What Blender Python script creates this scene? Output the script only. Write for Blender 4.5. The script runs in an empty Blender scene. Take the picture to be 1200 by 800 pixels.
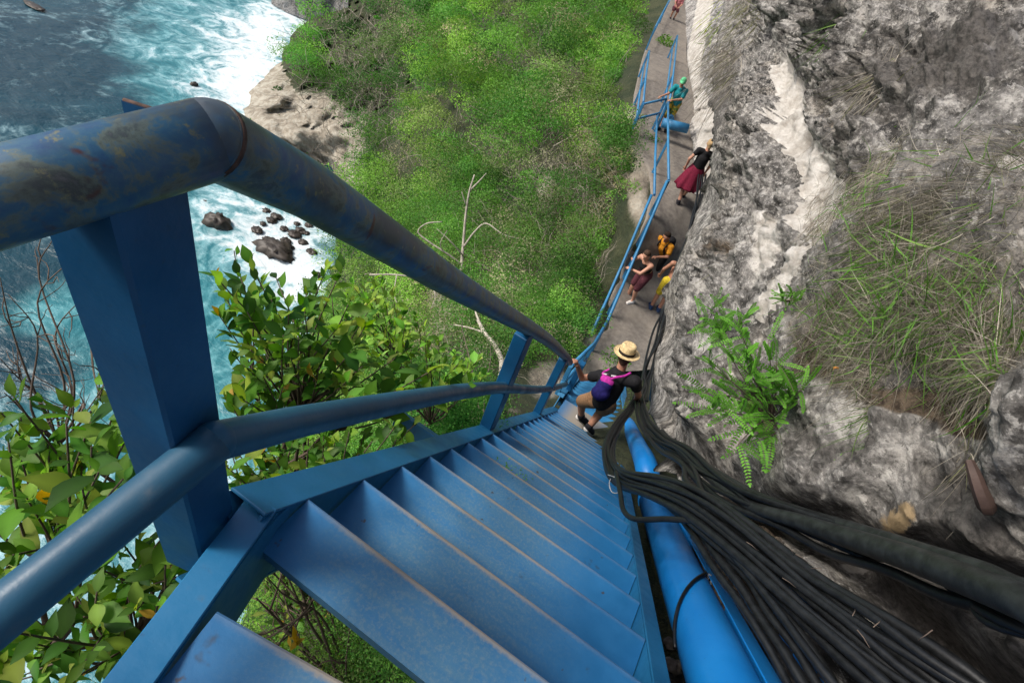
import bpy, math, random
import numpy as np
from mathutils import Vector, Matrix
D=bpy.data; SC=bpy.context.scene; COL=SC.collection
rad=math.radians
# ---------------------------------------------------------------- camera, world, sun, exposure
F=628.27
RM=np.array([[0.83269403,0.4867411,0.26401469],[0.51617478,-0.50969997,-0.68830919],[-0.20046009,0.70942867,-0.6756676]])
CAM=np.array([0.47389744,-0.04696966,0.86474912])
cd=D.cameras.new('camera'); cam=D.objects.new('camera',cd); COL.objects.link(cam)
cd.sensor_width=36; cd.lens=F*36/1200; cd.clip_start=.02; cd.clip_end=5000
m=Matrix.Identity(4)
for i in range(3):
    m[i][0]=RM[0][i]; m[i][1]=-RM[1][i]; m[i][2]=-RM[2][i]; m[i][3]=CAM[i]
cam.matrix_world=m; SC.camera=cam
SUN_EL, SUN_AZ = 48, 242          # azimuth clockwise from +y
wd=D.worlds.new('World'); SC.world=wd; wd.use_nodes=True
wn=wd.node_tree.nodes; bg=wn['Background']; sky=wn.new('ShaderNodeTexSky'); sky.sky_type='NISHITA'; sky.sun_disc=False
sky.sun_elevation=rad(SUN_EL); sky.sun_rotation=rad(SUN_AZ); sky.air_density=1.0; sky.dust_density=4.0; sky.ozone_density=1.0
wd.node_tree.links.new(sky.outputs[0],bg.inputs[0]); bg.inputs[1].default_value=.125
sl_=D.lights.new('sun','SUN'); so=D.objects.new('sun',sl_); COL.objects.link(so)
sl_.energy=2.7; sl_.angle=rad(16); sl_.color=(1,.95,.88)
sd=Vector((math.sin(rad(SUN_AZ))*math.cos(rad(SUN_EL)),math.cos(rad(SUN_AZ))*math.cos(rad(SUN_EL)),math.sin(rad(SUN_EL))))
so.rotation_euler=sd.to_track_quat('Z','Y').to_euler(); so.location=(0,0,30)
SC.view_settings.view_transform='Standard'; SC.view_settings.look='None'; SC.view_settings.exposure=0.35; SC.view_settings.gamma=1
SC.view_settings.use_curve_mapping=False
# ---------------------------------------------------------------- helpers
def RAY(u,v): return RM.T@np.array([(u-600)/F,(v-400)/F,1.])
def P(u,v,t): return CAM+RAY(u,v)*t
def PL(u,v,n,d):
    r=RAY(u,v); n=np.array(n,float); return CAM+r*((d-n@CAM)/(n@r))
def PZ(u,v,z): return PL(u,v,(0,0,1),z)
def PV(U,V,T):
    U=np.asarray(U,float);V=np.asarray(V,float);T=np.asarray(T,float)
    c=np.stack([(U-600)/F,(V-400)/F,np.ones_like(U)],-1)
    return CAM+(c@RM)*T[...,None]
SEA=-60.0
def SEAT(U,V):
    U=np.asarray(U,float);V=np.asarray(V,float)
    c=np.stack([(U-600)/F,(V-400)/F,np.ones_like(U)],-1)@RM
    return (SEA-CAM[2])/np.minimum(c[...,2],-.02)
def _h(i,j,k):
    n=(i*374761393+j*668265263+k*1274126177)&0xffffffff
    n=((n^(n>>13))*1274126177)&0xffffffff
    return ((n^(n>>16))&0xffff)/65535.
def vn(p):
    p=np.asarray(p,float); f0=np.floor(p).astype(np.int64); w=p-f0; w=w*w*(3-2*w); r=0
    for a in (0,1):
        for b in (0,1):
            for c in (0,1):
                r=r+_h(f0[...,0]+a,f0[...,1]+b,f0[...,2]+c)*(w[...,0] if a else 1-w[...,0])*(w[...,1] if b else 1-w[...,1])*(w[...,2] if c else 1-w[...,2])
    return r*2-1
def fbm(p,o=4,g=.5):
    s=0;a=1.;q=np.asarray(p,float)
    for _ in range(o): s=s+a*vn(q);q=q*2.03+17.3;a*=g
    return s
def ridge(p,o=4,g=.55):
    s=0;a=1.;q=np.asarray(p,float)
    for _ in range(o): s=s+a*(1-2*np.abs(vn(q)));q=q*2.1+9.1;a*=g
    return s
class TPS:
    def __init__(s,pts,lam=1e-4):
        p=np.array([(a,b) for a,b,_ in pts],float)/300.; v=np.log(np.array([c for _,_,c in pts],float)); s.p=p
        n=len(p); K=s.k(np.linalg.norm(p[:,None]-p[None],axis=2))+np.eye(n)*lam
        Q=np.c_[np.ones(n),p]; A=np.block([[K,Q],[Q.T,np.zeros((3,3))]]); s.w=np.linalg.solve(A,np.r_[v,0,0,0])
    def k(s,r): return np.where(r>1e-9,r*r*np.log(np.maximum(r,1e-9)),0)
    def __call__(s,U,V):
        U=np.asarray(U,float);V=np.asarray(V,float); sh=U.shape; q=np.stack([U.ravel(),V.ravel()],1)/300.
        o=np.zeros(len(q))
        for a in range(0,len(q),20000):
            b=q[a:a+20000]; o[a:a+20000]=s.k(np.linalg.norm(b[:,None]-s.p[None],axis=2))@s.w[:-3]+s.w[-3]+b@s.w[-2:]
        return np.exp(o).reshape(sh)
def inpoly(U,V,poly):
    U=np.asarray(U,float);V=np.asarray(V,float); c=np.zeros(U.shape,bool); n=len(poly)
    for i in range(n):
        x1,y1=poly[i];x2,y2=poly[(i+1)%n]
        if y1==y2: continue
        m=((y1>V)!=(y2>V))&(U<(x2-x1)*(V-y1)/(y2-y1)+x1); c^=m
    return c
def tag(o,label=None,cat=None,group=None,kind=None):
    if label:o['label']=label
    if cat:o['category']=cat
    if group:o['group']=group
    if kind:o['kind']=kind
    return o
def empty(name,loc,label=None,cat=None,group=None):
    o=D.objects.new(name,None); o.location=loc; COL.objects.link(o); return tag(o,label,cat,group)
def link(name,me,mat,parent=None,smooth=False):
    o=D.objects.new(name,me); COL.objects.link(o)
    if mat is not None and not me.materials: me.materials.append(mat)
    if parent is not None:
        o.parent=parent; o.matrix_parent_inverse=Matrix.Translation(parent.location).inverted() if parent.rotation_euler[:]==(0,0,0) else parent.matrix_world.inverted()
    if smooth: me.polygons.foreach_set('use_smooth',[True]*len(me.polygons))
    return o
def copy_tree(src,parent=None):
    c=src.copy(); COL.objects.link(c)
    if parent is not None: c.parent=parent
    for ch in src.children: copy_tree(ch,c)
    return c
def gridmesh(name,X,mat,attrs=None,parent=None,flip=False):
    r,c,_=X.shape; idx=np.arange(r*c).reshape(r,c)
    q=np.stack([idx[:-1,:-1],idx[:-1,1:],idx[1:,1:],idx[1:,:-1]],-1).reshape(-1,4)
    if flip:q=q[:,::-1]
    me=fastmesh(name,X.reshape(-1,3),q,attrs); return link(name,me,mat,parent,True)
def fastmesh(name,V,Q,attrs=None,cols=None):
    me=D.meshes.new(name); V=np.asarray(V,np.float32);Q=np.asarray(Q,np.int32); k=Q.shape[1]
    me.vertices.add(len(V)); me.vertices.foreach_set('co',V.ravel())
    me.loops.add(Q.size); me.loops.foreach_set('vertex_index',Q.ravel())
    me.polygons.add(len(Q)); me.polygons.foreach_set('loop_start',np.arange(len(Q),dtype=np.int32)*k)
    me.update(calc_edges=True)
    if attrs:
        for n,a in attrs.items():
            at=me.attributes.new(n,'FLOAT','POINT'); at.data.foreach_set('value',np.asarray(a,np.float32).ravel())
    if cols is not None:
        at=me.attributes.new('tint','FLOAT_COLOR','POINT'); at.data.foreach_set('color',np.c_[cols,np.ones(len(cols))].astype(np.float32).ravel())
    return me
class MB:
    def __init__(s): s.v=[];s.f=[];s.sm=[]
    def add(s,v,f,sm=False):
        b=len(s.v); s.v+= [tuple(map(float,x)) for x in v]; s.f+=[tuple(b+i for i in q) for q in f]; s.sm+=[sm]*len(f); return s
    def box(s,c,ax,bev=0):
        """c centre, ax 3 half-vectors"""
        c=np.array(c,float);a,b,d=[np.array(x,float) for x in ax]
        if bev<=0:
            v=[c+i*a+j*b+k*d for i in(-1,1) for j in(-1,1) for k in(-1,1)]
            return s.add(v,[(0,1,3,2),(4,6,7,5),(0,4,5,1),(2,3,7,6),(0,2,6,4),(1,5,7,3)])
        la,lb,ld=[np.linalg.norm(x) for x in(a,b,d)]; a=a/la;b=b/lb;d=d/ld
        import itertools
        vs=[];key={}
        for i,j,k in itertools.product((-1,1),repeat=3):
            for m in range(3):
                o=[bev,bev,bev];o[m]=0
                key[(i,j,k,m)]=len(vs); vs.append(c+i*(la-o[0])*a+j*(lb-o[1])*b+k*(ld-o[2])*d)
        fs=[]
        for m in range(3):
            o1,o2=[x for x in range(3) if x!=m]
            for sg in(-1,1):
                q=[]
                for e1,e2 in((-1,-1),(1,-1),(1,1),(-1,1)):
                    t=[0,0,0];t[m]=sg;t[o1]=e1;t[o2]=e2;q.append(key[(*t,m)])
                fs.append(q)
        for m in range(3):
            o1,o2=[x for x in range(3) if x!=m]
            for s1 in(-1,1):
                for s2 in(-1,1):
                    t0=[0,0,0];t0[m]=-1;t0[o1]=s1;t0[o2]=s2;t1=list(t0);t1[m]=1
                    fs.append([key[(*t0,o1)],key[(*t1,o1)],key[(*t1,o2)],key[(*t0,o2)]])
        for i,j,k in itertools.product((-1,1),repeat=3): fs.append([key[(i,j,k,0)],key[(i,j,k,1)],key[(i,j,k,2)]])
        return s.add(vs,fs)
    def bar(s,a,b,wv,hv,bev=0):
        a=np.array(a,float);b=np.array(b,float); return s.box((a+b)/2,((b-a)/2,np.array(wv,float)/2,np.array(hv,float)/2),bev)
    def tube(s,pts,r,n=12,cap=True,sm=True):
        pts=[np.array(p,float) for p in pts]; m=len(pts); rr=[r]*m if np.isscalar(r) else list(r)
        T=[pts[min(i+1,m-1)]-pts[max(i-1,0)] for i in range(m)]; T=[t/(np.linalg.norm(t)+1e-12) for t in T]
        up=np.array([0,0,1.]) if abs(T[0][2])<.9 else np.array([1.,0,0]); N=np.cross(T[0],up);N/=np.linalg.norm(N)
        v=[]
        for i in range(m):
            N=N-T[i]*(N@T[i]);N/=np.linalg.norm(N);B=np.cross(T[i],N)
            for k in range(n):
                a=2*math.pi*k/n; v.append(pts[i]+rr[i]*(math.cos(a)*N+math.sin(a)*B))
        f=[(i*n+k,i*n+(k+1)%n,(i+1)*n+(k+1)%n,(i+1)*n+k) for i in range(m-1) for k in range(n)]
        s.add(v,f,sm)
        if cap: s.add(v[:n],[tuple(range(n-1,-1,-1))]); s.add(v[-n:],[tuple(range(n))])
        return s
    def build(s,name,mat,parent=None):
        me=D.meshes.new(name); me.from_pydata(s.v,[],s.f); me.polygons.foreach_set('use_smooth',s.sm)
        import bmesh
        bm=bmesh.new();bm.from_mesh(me);bmesh.ops.remove_doubles(bm,verts=bm.verts,dist=1e-6);bmesh.ops.recalc_face_normals(bm,faces=bm.faces);bm.to_mesh(me);bm.free()
        return link(name,me,mat,parent)
def cr(pts,n=8):
    pts=[np.array(p,float) for p in pts]; q=[2*pts[0]-pts[1]]+pts+[2*pts[-1]-pts[-2]]; o=[]
    for i in range(1,len(q)-2):
        p0,p1,p2,p3=q[i-1:i+3]
        for k in range(n):
            t=k/n; o.append(.5*((2*p1)+(-p0+p2)*t+(2*p0-5*p1+4*p2-p3)*t*t+(-p0+3*p1-3*p2+p3)*t**3))
    o.append(pts[-1]); return o
# ---------------------------------------------------------------- materials
class NT:
    def __init__(s,name):
        s.m=D.materials.new(name); s.m.use_nodes=True; s.t=s.m.node_tree; s.b=s.t.nodes['Principled BSDF']; s.co=None
    def n(s,t,**k):
        x=s.t.nodes.new(t)
        for a,b in k.items(): setattr(x,a,b)
        return x
    def l(s,a,b): s.t.links.new(a,b)
    def coord(s,kind='Object'):
        c=s.n('ShaderNodeTexCoord'); return c.outputs[kind]
    def noise(s,scale,detail=5,rough=.6,vec=None,dist=0,mp=None):
        x=s.n('ShaderNodeTexNoise'); x.inputs['Scale'].default_value=scale;x.inputs['Detail'].default_value=detail;x.inputs['Roughness'].default_value=rough;x.inputs['Distortion'].default_value=dist
        v=vec if vec is not None else s.coord()
        if mp: 
            q=s.n('ShaderNodeMapping'); q.inputs['Scale'].default_value=mp; s.l(v,q.inputs[0]); v=q.outputs[0]
        s.l(v,x.inputs['Vector']); return x.outputs['Fac']
    def ramp(s,fac,stops):
        x=s.n('ShaderNodeValToRGB'); e=x.color_ramp.elements
        while len(e)<len(stops): e.new(.5)
        for el,(p,c) in zip(e,stops): el.position=p; el.color=(*c,1) if len(c)==3 else c
        s.l(fac,x.inputs[0]); return x.outputs[0]
    def rng(s,fac,a,b,c=0.,d=1.):
        x=s.n('ShaderNodeMapRange'); x.interpolation_type='SMOOTHSTEP'
        for i,v in zip((1,2,3,4),(a,b,c,d)): x.inputs[i].default_value=v
        s.l(fac,x.inputs[0]); return x.outputs[0]
    def mix(s,fac,a,b,bt='MIX'):
        x=s.n('ShaderNodeMix',data_type='RGBA',blend_type=bt)
        for i,v in ((0,fac),(6,a),(7,b)):
            if isinstance(v,(int,float)): x.inputs[i].default_value=v
            elif isinstance(v,tuple): x.inputs[i].default_value=(*v,1)
            else: s.l(v,x.inputs[i])
        return x.outputs[2]
    def math(s,op,a,b=0.,cl=False):
        x=s.n('ShaderNodeMath',operation=op); x.use_clamp=cl
        for i,v in enumerate((a,b)):
            if isinstance(v,(int,float)): x.inputs[i].default_value=v
            else: s.l(v,x.inputs[i])
        return x.outputs[0]
    def attr(s,name):
        x=s.n('ShaderNodeAttribute',attribute_name=name); return x
    def bump(s,h,strength=.3,dist=.01):
        x=s.n('ShaderNodeBump'); x.inputs['Strength'].default_value=strength;x.inputs['Distance'].default_value=dist; s.l(h,x.inputs['Height']); s.l(x.outputs[0],s.b.inputs['Normal'])
    def base(s,c):
        if isinstance(c,tuple): s.b.inputs['Base Color'].default_value=(*c,1)
        else: s.l(c,s.b.inputs['Base Color'])
        return s
    def rough(s,r):
        if isinstance(r,(int,float)): s.b.inputs['Roughness'].default_value=r
        else: s.l(r,s.b.inputs['Roughness'])
        return s
    def spec(s,v): s.b.inputs['Specular IOR Level'].default_value=v; return s
M={}
def paint(name,c1,c2,worn=(.25,.25,.27),lo=.62,hi=.75,rough=.42,sc=9,rust=None):
    k=NT(name); v=k.coord(); a=k.noise(sc,7,.65,v); b=k.noise(2.2,4,.6,v)
    col=k.mix(k.rng(b,.3,.7),c1,c2)
    sp=k.noise(60,3,.6,v); col=k.mix(k.math('MULTIPLY',k.rng(sp,.62,.75),.35),col,(.02,.05,.10))
    if worn: col=k.mix(k.rng(a,lo,hi),col,worn)
    if rust: 
        r=k.noise(sc*1.7,6,.7,v,1.); col=k.mix(k.rng(r,rust,rust+.06),col,(.09,.035,.02))
    k.base(col).rough(k.rng(a,.3,.8,rough-.1,rough+.22)).spec(.45); k.bump(k.noise(70,5,.6,v),.12,.004); M[name]=k.m
paint('post_paint',(.005,.055,.145),(.008,.095,.23),worn=(.02,.12,.22),lo=.66,hi=.8,rough=.4)
paint('stringer_paint',(.010,.105,.235),(.014,.145,.31),worn=(.06,.12,.17),lo=.62,hi=.8,rough=.42,rust=.74)
paint('rail_paint',(.012,.065,.12),(.018,.10,.18),worn=(.10,.13,.16),lo=.6,hi=.8,rough=.4,sc=6)
paint('far_paint',(.025,.16,.34),(.045,.22,.42),worn=(.2,.28,.36),lo=.62,hi=.8,rough=.5)
paint('pipe_paint',(.006,.165,.50),(.010,.21,.58),worn=(.02,.10,.3),lo=.68,hi=.85,rough=.38,sc=4)
# top handrail: weathered old paint, chips to grey / lilac / ochre
k=NT('worn_rail'); v=k.coord(); a=k.noise(14,8,.72,v,.4); b=k.noise(5,5,.6,v); c=k.noise(38,6,.7,v)
col=k.ramp(a,[(.33,(.010,.055,.16)),(.47,(.028,.10,.17)),(.53,(.10,.13,.11)),(.60,(.045,.06,.06)),(.72,(.16,.15,.17))])
col=k.mix(k.rng(b,.5,.66),col,(.04,.055,.07)); col=k.mix(k.rng(c,.58,.68),col,(.17,.17,.09))
col=k.mix(k.rng(k.noise(7,4,.6,v,1.5),.64,.72),col,(.07,.025,.02)); k.base(col).rough(.42).spec(.5); k.bump(c,.2,.003); M['worn_rail']=k.m
# treads
k=NT('step_paint'); v=k.coord(); oi=k.n('ShaderNodeObjectInfo'); rnd=oi.outputs['Random']
ad=k.n('ShaderNodeVectorMath',operation='ADD'); cm=k.n('ShaderNodeCombineXYZ'); k.l(k.math('MULTIPLY',rnd,37.),cm.inputs[0]);k.l(k.math('MULTIPLY',rnd,11.),cm.inputs[2]); k.l(v,ad.inputs[0]);k.l(cm.outputs[0],ad.inputs[1]); vv=ad.outputs[0]
sx=k.n('ShaderNodeSeparateXYZ'); k.l(v,sx.inputs[0])
a=k.noise(5,6,.65,vv); st=k.noise(5,6,.65,vv,0,(1,9,1)); fine=k.noise(120,5,.7,vv)
col=k.mix(k.rng(a,.3,.7),(.010,.110,.27),(.016,.145,.34))
mid=k.math('MULTIPLY',k.rng(sx.outputs[0],.0,.25),k.rng(sx.outputs[0],.85,.45))
w1=k.math('MULTIPLY',mid,k.rng(st,.1,.75)); col=k.mix(k.math('MULTIPLY',w1,.62),col,(.085,.185,.25))
col=k.mix(k.math('MULTIPLY',k.math('MULTIPLY',k.rng(fine,.42,.72),mid),.4),col,(.19,.25,.25))
nz=k.math('ADD',sx.outputs[1],k.math('MULTIPLY',k.math('SUBTRACT',fine,.5),.014))
nose=k.math('MULTIPLY',k.rng(nz,-.018,-.004),k.math('ADD',k.math('MULTIPLY',mid,.85),.12)); col=k.mix(nose,col,(.27,.24,.20))
dk=k.noise(9,4,.6,vv); col=k.mix(k.math('MULTIPLY',k.rng(dk,.66,.74),.7),col,(.03,.04,.06))
sp2=k.noise(23,3,.5,vv); col=k.mix(k.math('MULTIPLY',k.rng(sp2,.70,.75),.8),col,(.05,.035,.03))
k.base(col).rough(k.rng(a,.3,.7,.38,.6)).spec(.4); k.bump(fine,.15,.003); M['step_paint']=k.m
# rock
def rock(name,pale,mid_,dark,warm,sc=1.,bump=.8,dist=.04):
    k=NT(name); v0_=k.coord(); mp_=k.n('ShaderNodeMapping'); mp_.inputs['Scale'].default_value=(1,.5,1); k.l(v0_,mp_.inputs[0]); v=mp_.outputs[0]; big=k.noise(.9*sc,6,.65,v,.6); md=k.noise(6.5*sc,10,.75,v,.2); fn=k.noise(30*sc,8,.74,v)
    vo=k.n('ShaderNodeTexVoronoi',feature='F1'); vo.inputs['Scale'].default_value=14*sc; vo.inputs['Detail'].default_value=3; k.l(v,vo.inputs['Vector'])
    col=k.ramp(md,[(.39,dark),(.46,tuple(x*.5+y*.5 for x,y in zip(dark,mid_))),(.52,mid_),(.61,pale)])
    col=k.mix(k.rng(big,.45,.65),col,warm,'MULTIPLY')
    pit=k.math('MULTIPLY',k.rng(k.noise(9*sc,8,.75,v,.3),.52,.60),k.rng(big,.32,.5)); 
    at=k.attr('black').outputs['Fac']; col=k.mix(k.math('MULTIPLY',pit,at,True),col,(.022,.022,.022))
    col=k.mix(k.math('MULTIPLY',k.rng(fn,.53,.64),.7),col,tuple(min(1,x*1.25) for x in pale))
    col=k.mix(k.math('MULTIPLY',k.rng(fn,.46,.35),.8),col,(.035,.033,.03))
    pl=k.attr('pale').outputs['Fac']; plc=k.mix(k.rng(md,.35,.65),(.36,.33,.29),(.62,.60,.56)); col=k.mix(k.rng(k.math('ADD',pl,k.math('MULTIPLY',k.math('SUBTRACT',md,.5),.35)),.42,.56),col,plc)
    so_=k.attr('soil').outputs['Fac']; soc=k.mix(k.rng(fn,.4,.6),(.035,.025,.018),(.13,.10,.07)); col=k.mix(k.rng(k.math('ADD',so_,k.math('MULTIPLY',k.math('SUBTRACT',md,.5),.9)),.4,.6),col,soc)
    oc=k.attr('ochre').outputs['Fac']; col=k.mix(k.rng(k.math('ADD',oc,k.math('MULTIPLY',k.math('SUBTRACT',fn,.5),1.6)),.4,.75),col,(.34,.25,.14))
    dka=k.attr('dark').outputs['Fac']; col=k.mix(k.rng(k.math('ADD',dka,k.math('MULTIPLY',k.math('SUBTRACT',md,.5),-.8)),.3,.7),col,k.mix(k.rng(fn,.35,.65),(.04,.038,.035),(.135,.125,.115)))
    k.base(col).rough(.9).spec(.25)
    h=k.math('ADD',k.math('MULTIPLY',md,1.),k.math('MULTIPLY',fn,.55)); h=k.math('ADD',h,k.math('MULTIPLY',vo.outputs['Distance'],-.25)); k.bump(h,bump,dist); M[name]=k.m
rock('rock',(.43,.415,.385),(.20,.192,.18),(.038,.036,.033),(1,.95,.88))
rock('pale_rock',(.50,.49,.47),(.30,.29,.28),(.10,.10,.10),(1,.97,.93),.45,.8,.1)
k=NT('concrete'); v=k.coord(); a=k.noise(1.3,6,.6,v); b=k.noise(9,7,.65,v)
k.base(k.mix(k.rng(b,.35,.68),k.mix(k.rng(a,.35,.65),(.20,.175,.145),(.14,.125,.11)),(.24,.215,.185))).rough(.9); k.bump(b,.5,.02); M['concrete']=k.m
k=NT('soil'); v=k.coord(); a=k.noise(14,7,.7,v); b=k.noise(3,4,.6,v)
k.base(k.mix(k.rng(b,.4,.6),k.ramp(a,[(.35,(.015,.010,.007)),(.5,(.06,.04,.028)),(.62,(.16,.13,.11))]),(.05,.035,.025))).rough(.95); k.bump(a,.9,.03); M['soil']=k.m
k=NT('hill_soil'); v=k.coord(); a=k.noise(.8,8,.7,v); b=k.noise(.15,5,.6,v); pr=k.attr('bare').outputs['Fac']
g=k.mix(k.rng(a,.35,.65),(.018,.030,.009),(.055,.06,.025)); br=k.ramp(k.noise(.5,9,.72,v,.6),[(.33,(.12,.10,.075)),(.47,(.28,.245,.19)),(.60,(.43,.40,.33))])  # green ground darkened so the gaps between bushes read as shaded
k.base(k.mix(k.rng(k.math('ADD',pr,k.math('MULTIPLY',k.math('SUBTRACT',a,.5),.8)),.35,.6),g,br)).rough(.95); k.bump(a,.8,.5); M['hill_soil']=k.m
def leafmat(name,trans=.35,rough=.5,spec=.3):
    k=NT(name); c=k.attr('tint').outputs['Color']; k.base(c).rough(rough).spec(spec)
    tr=k.n('ShaderNodeBsdfTranslucent'); hs=k.n('ShaderNodeHueSaturation'); hs.inputs['Saturation'].default_value=1.1; hs.inputs['Value'].default_value=1.4; k.l(c,hs.inputs['Color']); k.l(hs.outputs[0],tr.inputs[0])
    mx=k.n('ShaderNodeMixShader'); mx.inputs[0].default_value=trans; k.l(k.b.outputs[0],mx.inputs[1]);k.l(tr.outputs[0],mx.inputs[2]); k.l(mx.outputs[0],k.t.nodes['Material Output'].inputs['Surface']); M[name]=k.m
leafmat('scrub_leaf',.42,.6,.2); leafmat('shrub_leaf',.42,.5,.22); leafmat('grass_blade',.3,.55,.3)
def plain(name,c,rough=.7,spec=.3,var=.25,sc=12,bump=.2):
    k=NT(name); a=k.noise(sc,6,.65); k.base(k.mix(k.rng(a,.3,.7),tuple(x*(1-var) for x in c),tuple(min(1,x*(1+var)) for x in c))).rough(rough).spec(spec); k.bump(a,bump,.01); M[name]=k.m
plain('bark',(.10,.075,.055),.9); plain('dry_twig',(.34,.30,.25),.9); plain('twig',(.13,.10,.08),.9); plain('dead_wood',(.42,.38,.32),.9,var=.3)
plain('rubber',(.016,.019,.019),.5,.4,.5,25,.2); plain('cable_skin',(.007,.008,.009),.45,.45,.55,30,.15)
plain('wet_rock',(.045,.036,.028),.5,.4,.5,.6,.8); plain('stone',(.22,.20,.18),.9,var=.5); plain('shard',(.065,.042,.035),.6)
plain('wire',(.3,.32,.34),.4,.5); plain('rust',(.075,.045,.035),.85,var=.5,sc=40)
# sea
k=NT('sea_water'); v=k.coord(); fo=k.attr('foam').outputs['Fac']; te=k.attr('teal').outputs['Fac']
n1=k.noise(.045,8,.62,v,1.1); n2=k.noise(.16,8,.66,v,1.8); n3=k.noise(.022,5,.6,v,.8); n4=k.noise(.7,6,.7,v,.8)
deep=k.mix(k.rng(n3,.35,.65),(.004,.034,.052),(.010,.062,.088)); tealc=k.mix(k.rng(n2,.35,.65),(.025,.16,.19),(.12,.35,.38))
col=k.mix(k.rng(k.math('ADD',te,k.math('MULTIPLY',k.math('SUBTRACT',n1,.5),1.6)),.3,.9),deep,tealc)
fs=k.math('ADD',k.math('ADD',fo,k.math('MULTIPLY',k.math('SUBTRACT',n1,.5),1.5)),k.math('ADD',k.math('MULTIPLY',k.math('SUBTRACT',n2,.5),1.7),k.math('MULTIPLY',k.math('SUBTRACT',n4,.5),.7)))
milk=k.rng(fs,.05,.7); col=k.mix(k.math('MULTIPLY',milk,.6),col,(.36,.56,.60)); fm=k.rng(fs,.42,.85); col=k.mix(fm,col,(.68,.75,.77)); k.base(col).rough(k.math('ADD',k.math('MULTIPLY',fm,.5),.25)).spec(.22)
wv=k.noise(.22,6,.55,v,.3,(1,1.9,1)); k.bump(k.math('ADD',wv,k.math('MULTIPLY',n4,.12)),.6,1.0); M['sea_water']=k.m
# ================================================================ SETTING
def lerp(xs,ys): return lambda v: np.interp(v,xs,ys)
def blobs(U,V,L):
    o=np.zeros(np.shape(U))
    for (x,y,rx,ry,a,w) in L:
        c,s=math.cos(rad(a)),math.sin(rad(a)); dx=U-x;dy=V-y; p=(dx*c+dy*s)/rx;q=(-dx*s+dy*c)/ry
        o=o+w*np.exp(-(p*p+q*q))
    return o
# ---- sea: one wide sheet at its own level
vs=np.r_[-320:-100:20,-100:900:6,900:1500:25]; us=np.r_[-1500:-300:60,-300:640:6,640:1500:60]
U,V=np.meshgrid(us.astype(float),vs.astype(float))
T=SEAT(U,V); T=np.minimum(T,2600); X=PV(U,V,T); X[...,2]=SEA+fbm(X*np.array([.05,.05,0]),4)*.5
foam=.20+blobs(U,V,[(60,60,110,60,0,-.12),(40,430,50,25,0,-.1),(300,40,70,60,0,.36),(345,15,60,50,0,.46),(250,95,95,40,20,.34),(300,80,40,60,0,.36),(215,15,80,30,0,.12),(250,200,50,60,0,.2),(262,150,40,60,0,.35),(330,285,75,50,10,.5),(290,310,90,80,0,.3),(300,420,90,70,0,.12),(340,370,50,80,0,.4),(180,60,60,60,0,.06),(120,620,200,60,0,.08),(100,760,140,80,0,.25),(260,640,140,140,0,.3),(60,330,50,16,-10,.03)])-.14
teal=blobs(U,V,[(240,60,110,110,0,.9),(320,60,120,120,0,.6),(280,330,140,160,0,1.),(60,370,90,70,0,.5),(60,370,180,25,-5,.2),(150,560,200,160,0,.9),(30,430,60,30,0,-.5),(120,760,260,160,0,1.)])
sea=gridmesh('sea',X,M['sea_water'],{'foam':foam,'teal':teal}); tag(sea,kind='structure')
# ---- path of rough concrete, with its retaining face
TOPZ=.92
st_=[((712,376),-6.72),((730,334),-6.7),((749,290),-6.2),((766,250),-5.4),((782,212),-4.87),((783,165),-4.82)]
seg=[]
pathpts=[]   # (left point, right point)
def topW(px,z): return PZ(px[0],px[1],z+TOPZ)-np.array([0,0,TOPZ])
railL=[topW(p,z) for p,z in st_]
rr_=[(765,408),(770,372),(785,325),(800,285),(808,240),(815,200)]
A0=PZ(690,440,-6.72)
L=[A0,*[p for p in railL]]; R=[PZ(762,432,-6.72)]+[PZ(q[0],q[1],z) for q,(_,z) in zip(rr_,st_)]
L2=[topW((754,122),-4.8),topW((757,90),-4.76),topW((761,60),-4.72),topW((768,32),-4.7),topW((782,5),-4.7),topW((795,-20),-4.65)]
R2=[PZ(806,140,-4.8),PZ(800,95,-4.76),PZ(800,55,-4.72),PZ(806,30,-4.75),PZ(812,8,-4.7),PZ(825,-16,-4.65)]
L+=L2; R+=R2
for l,r in zip(L,R): pass
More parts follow.
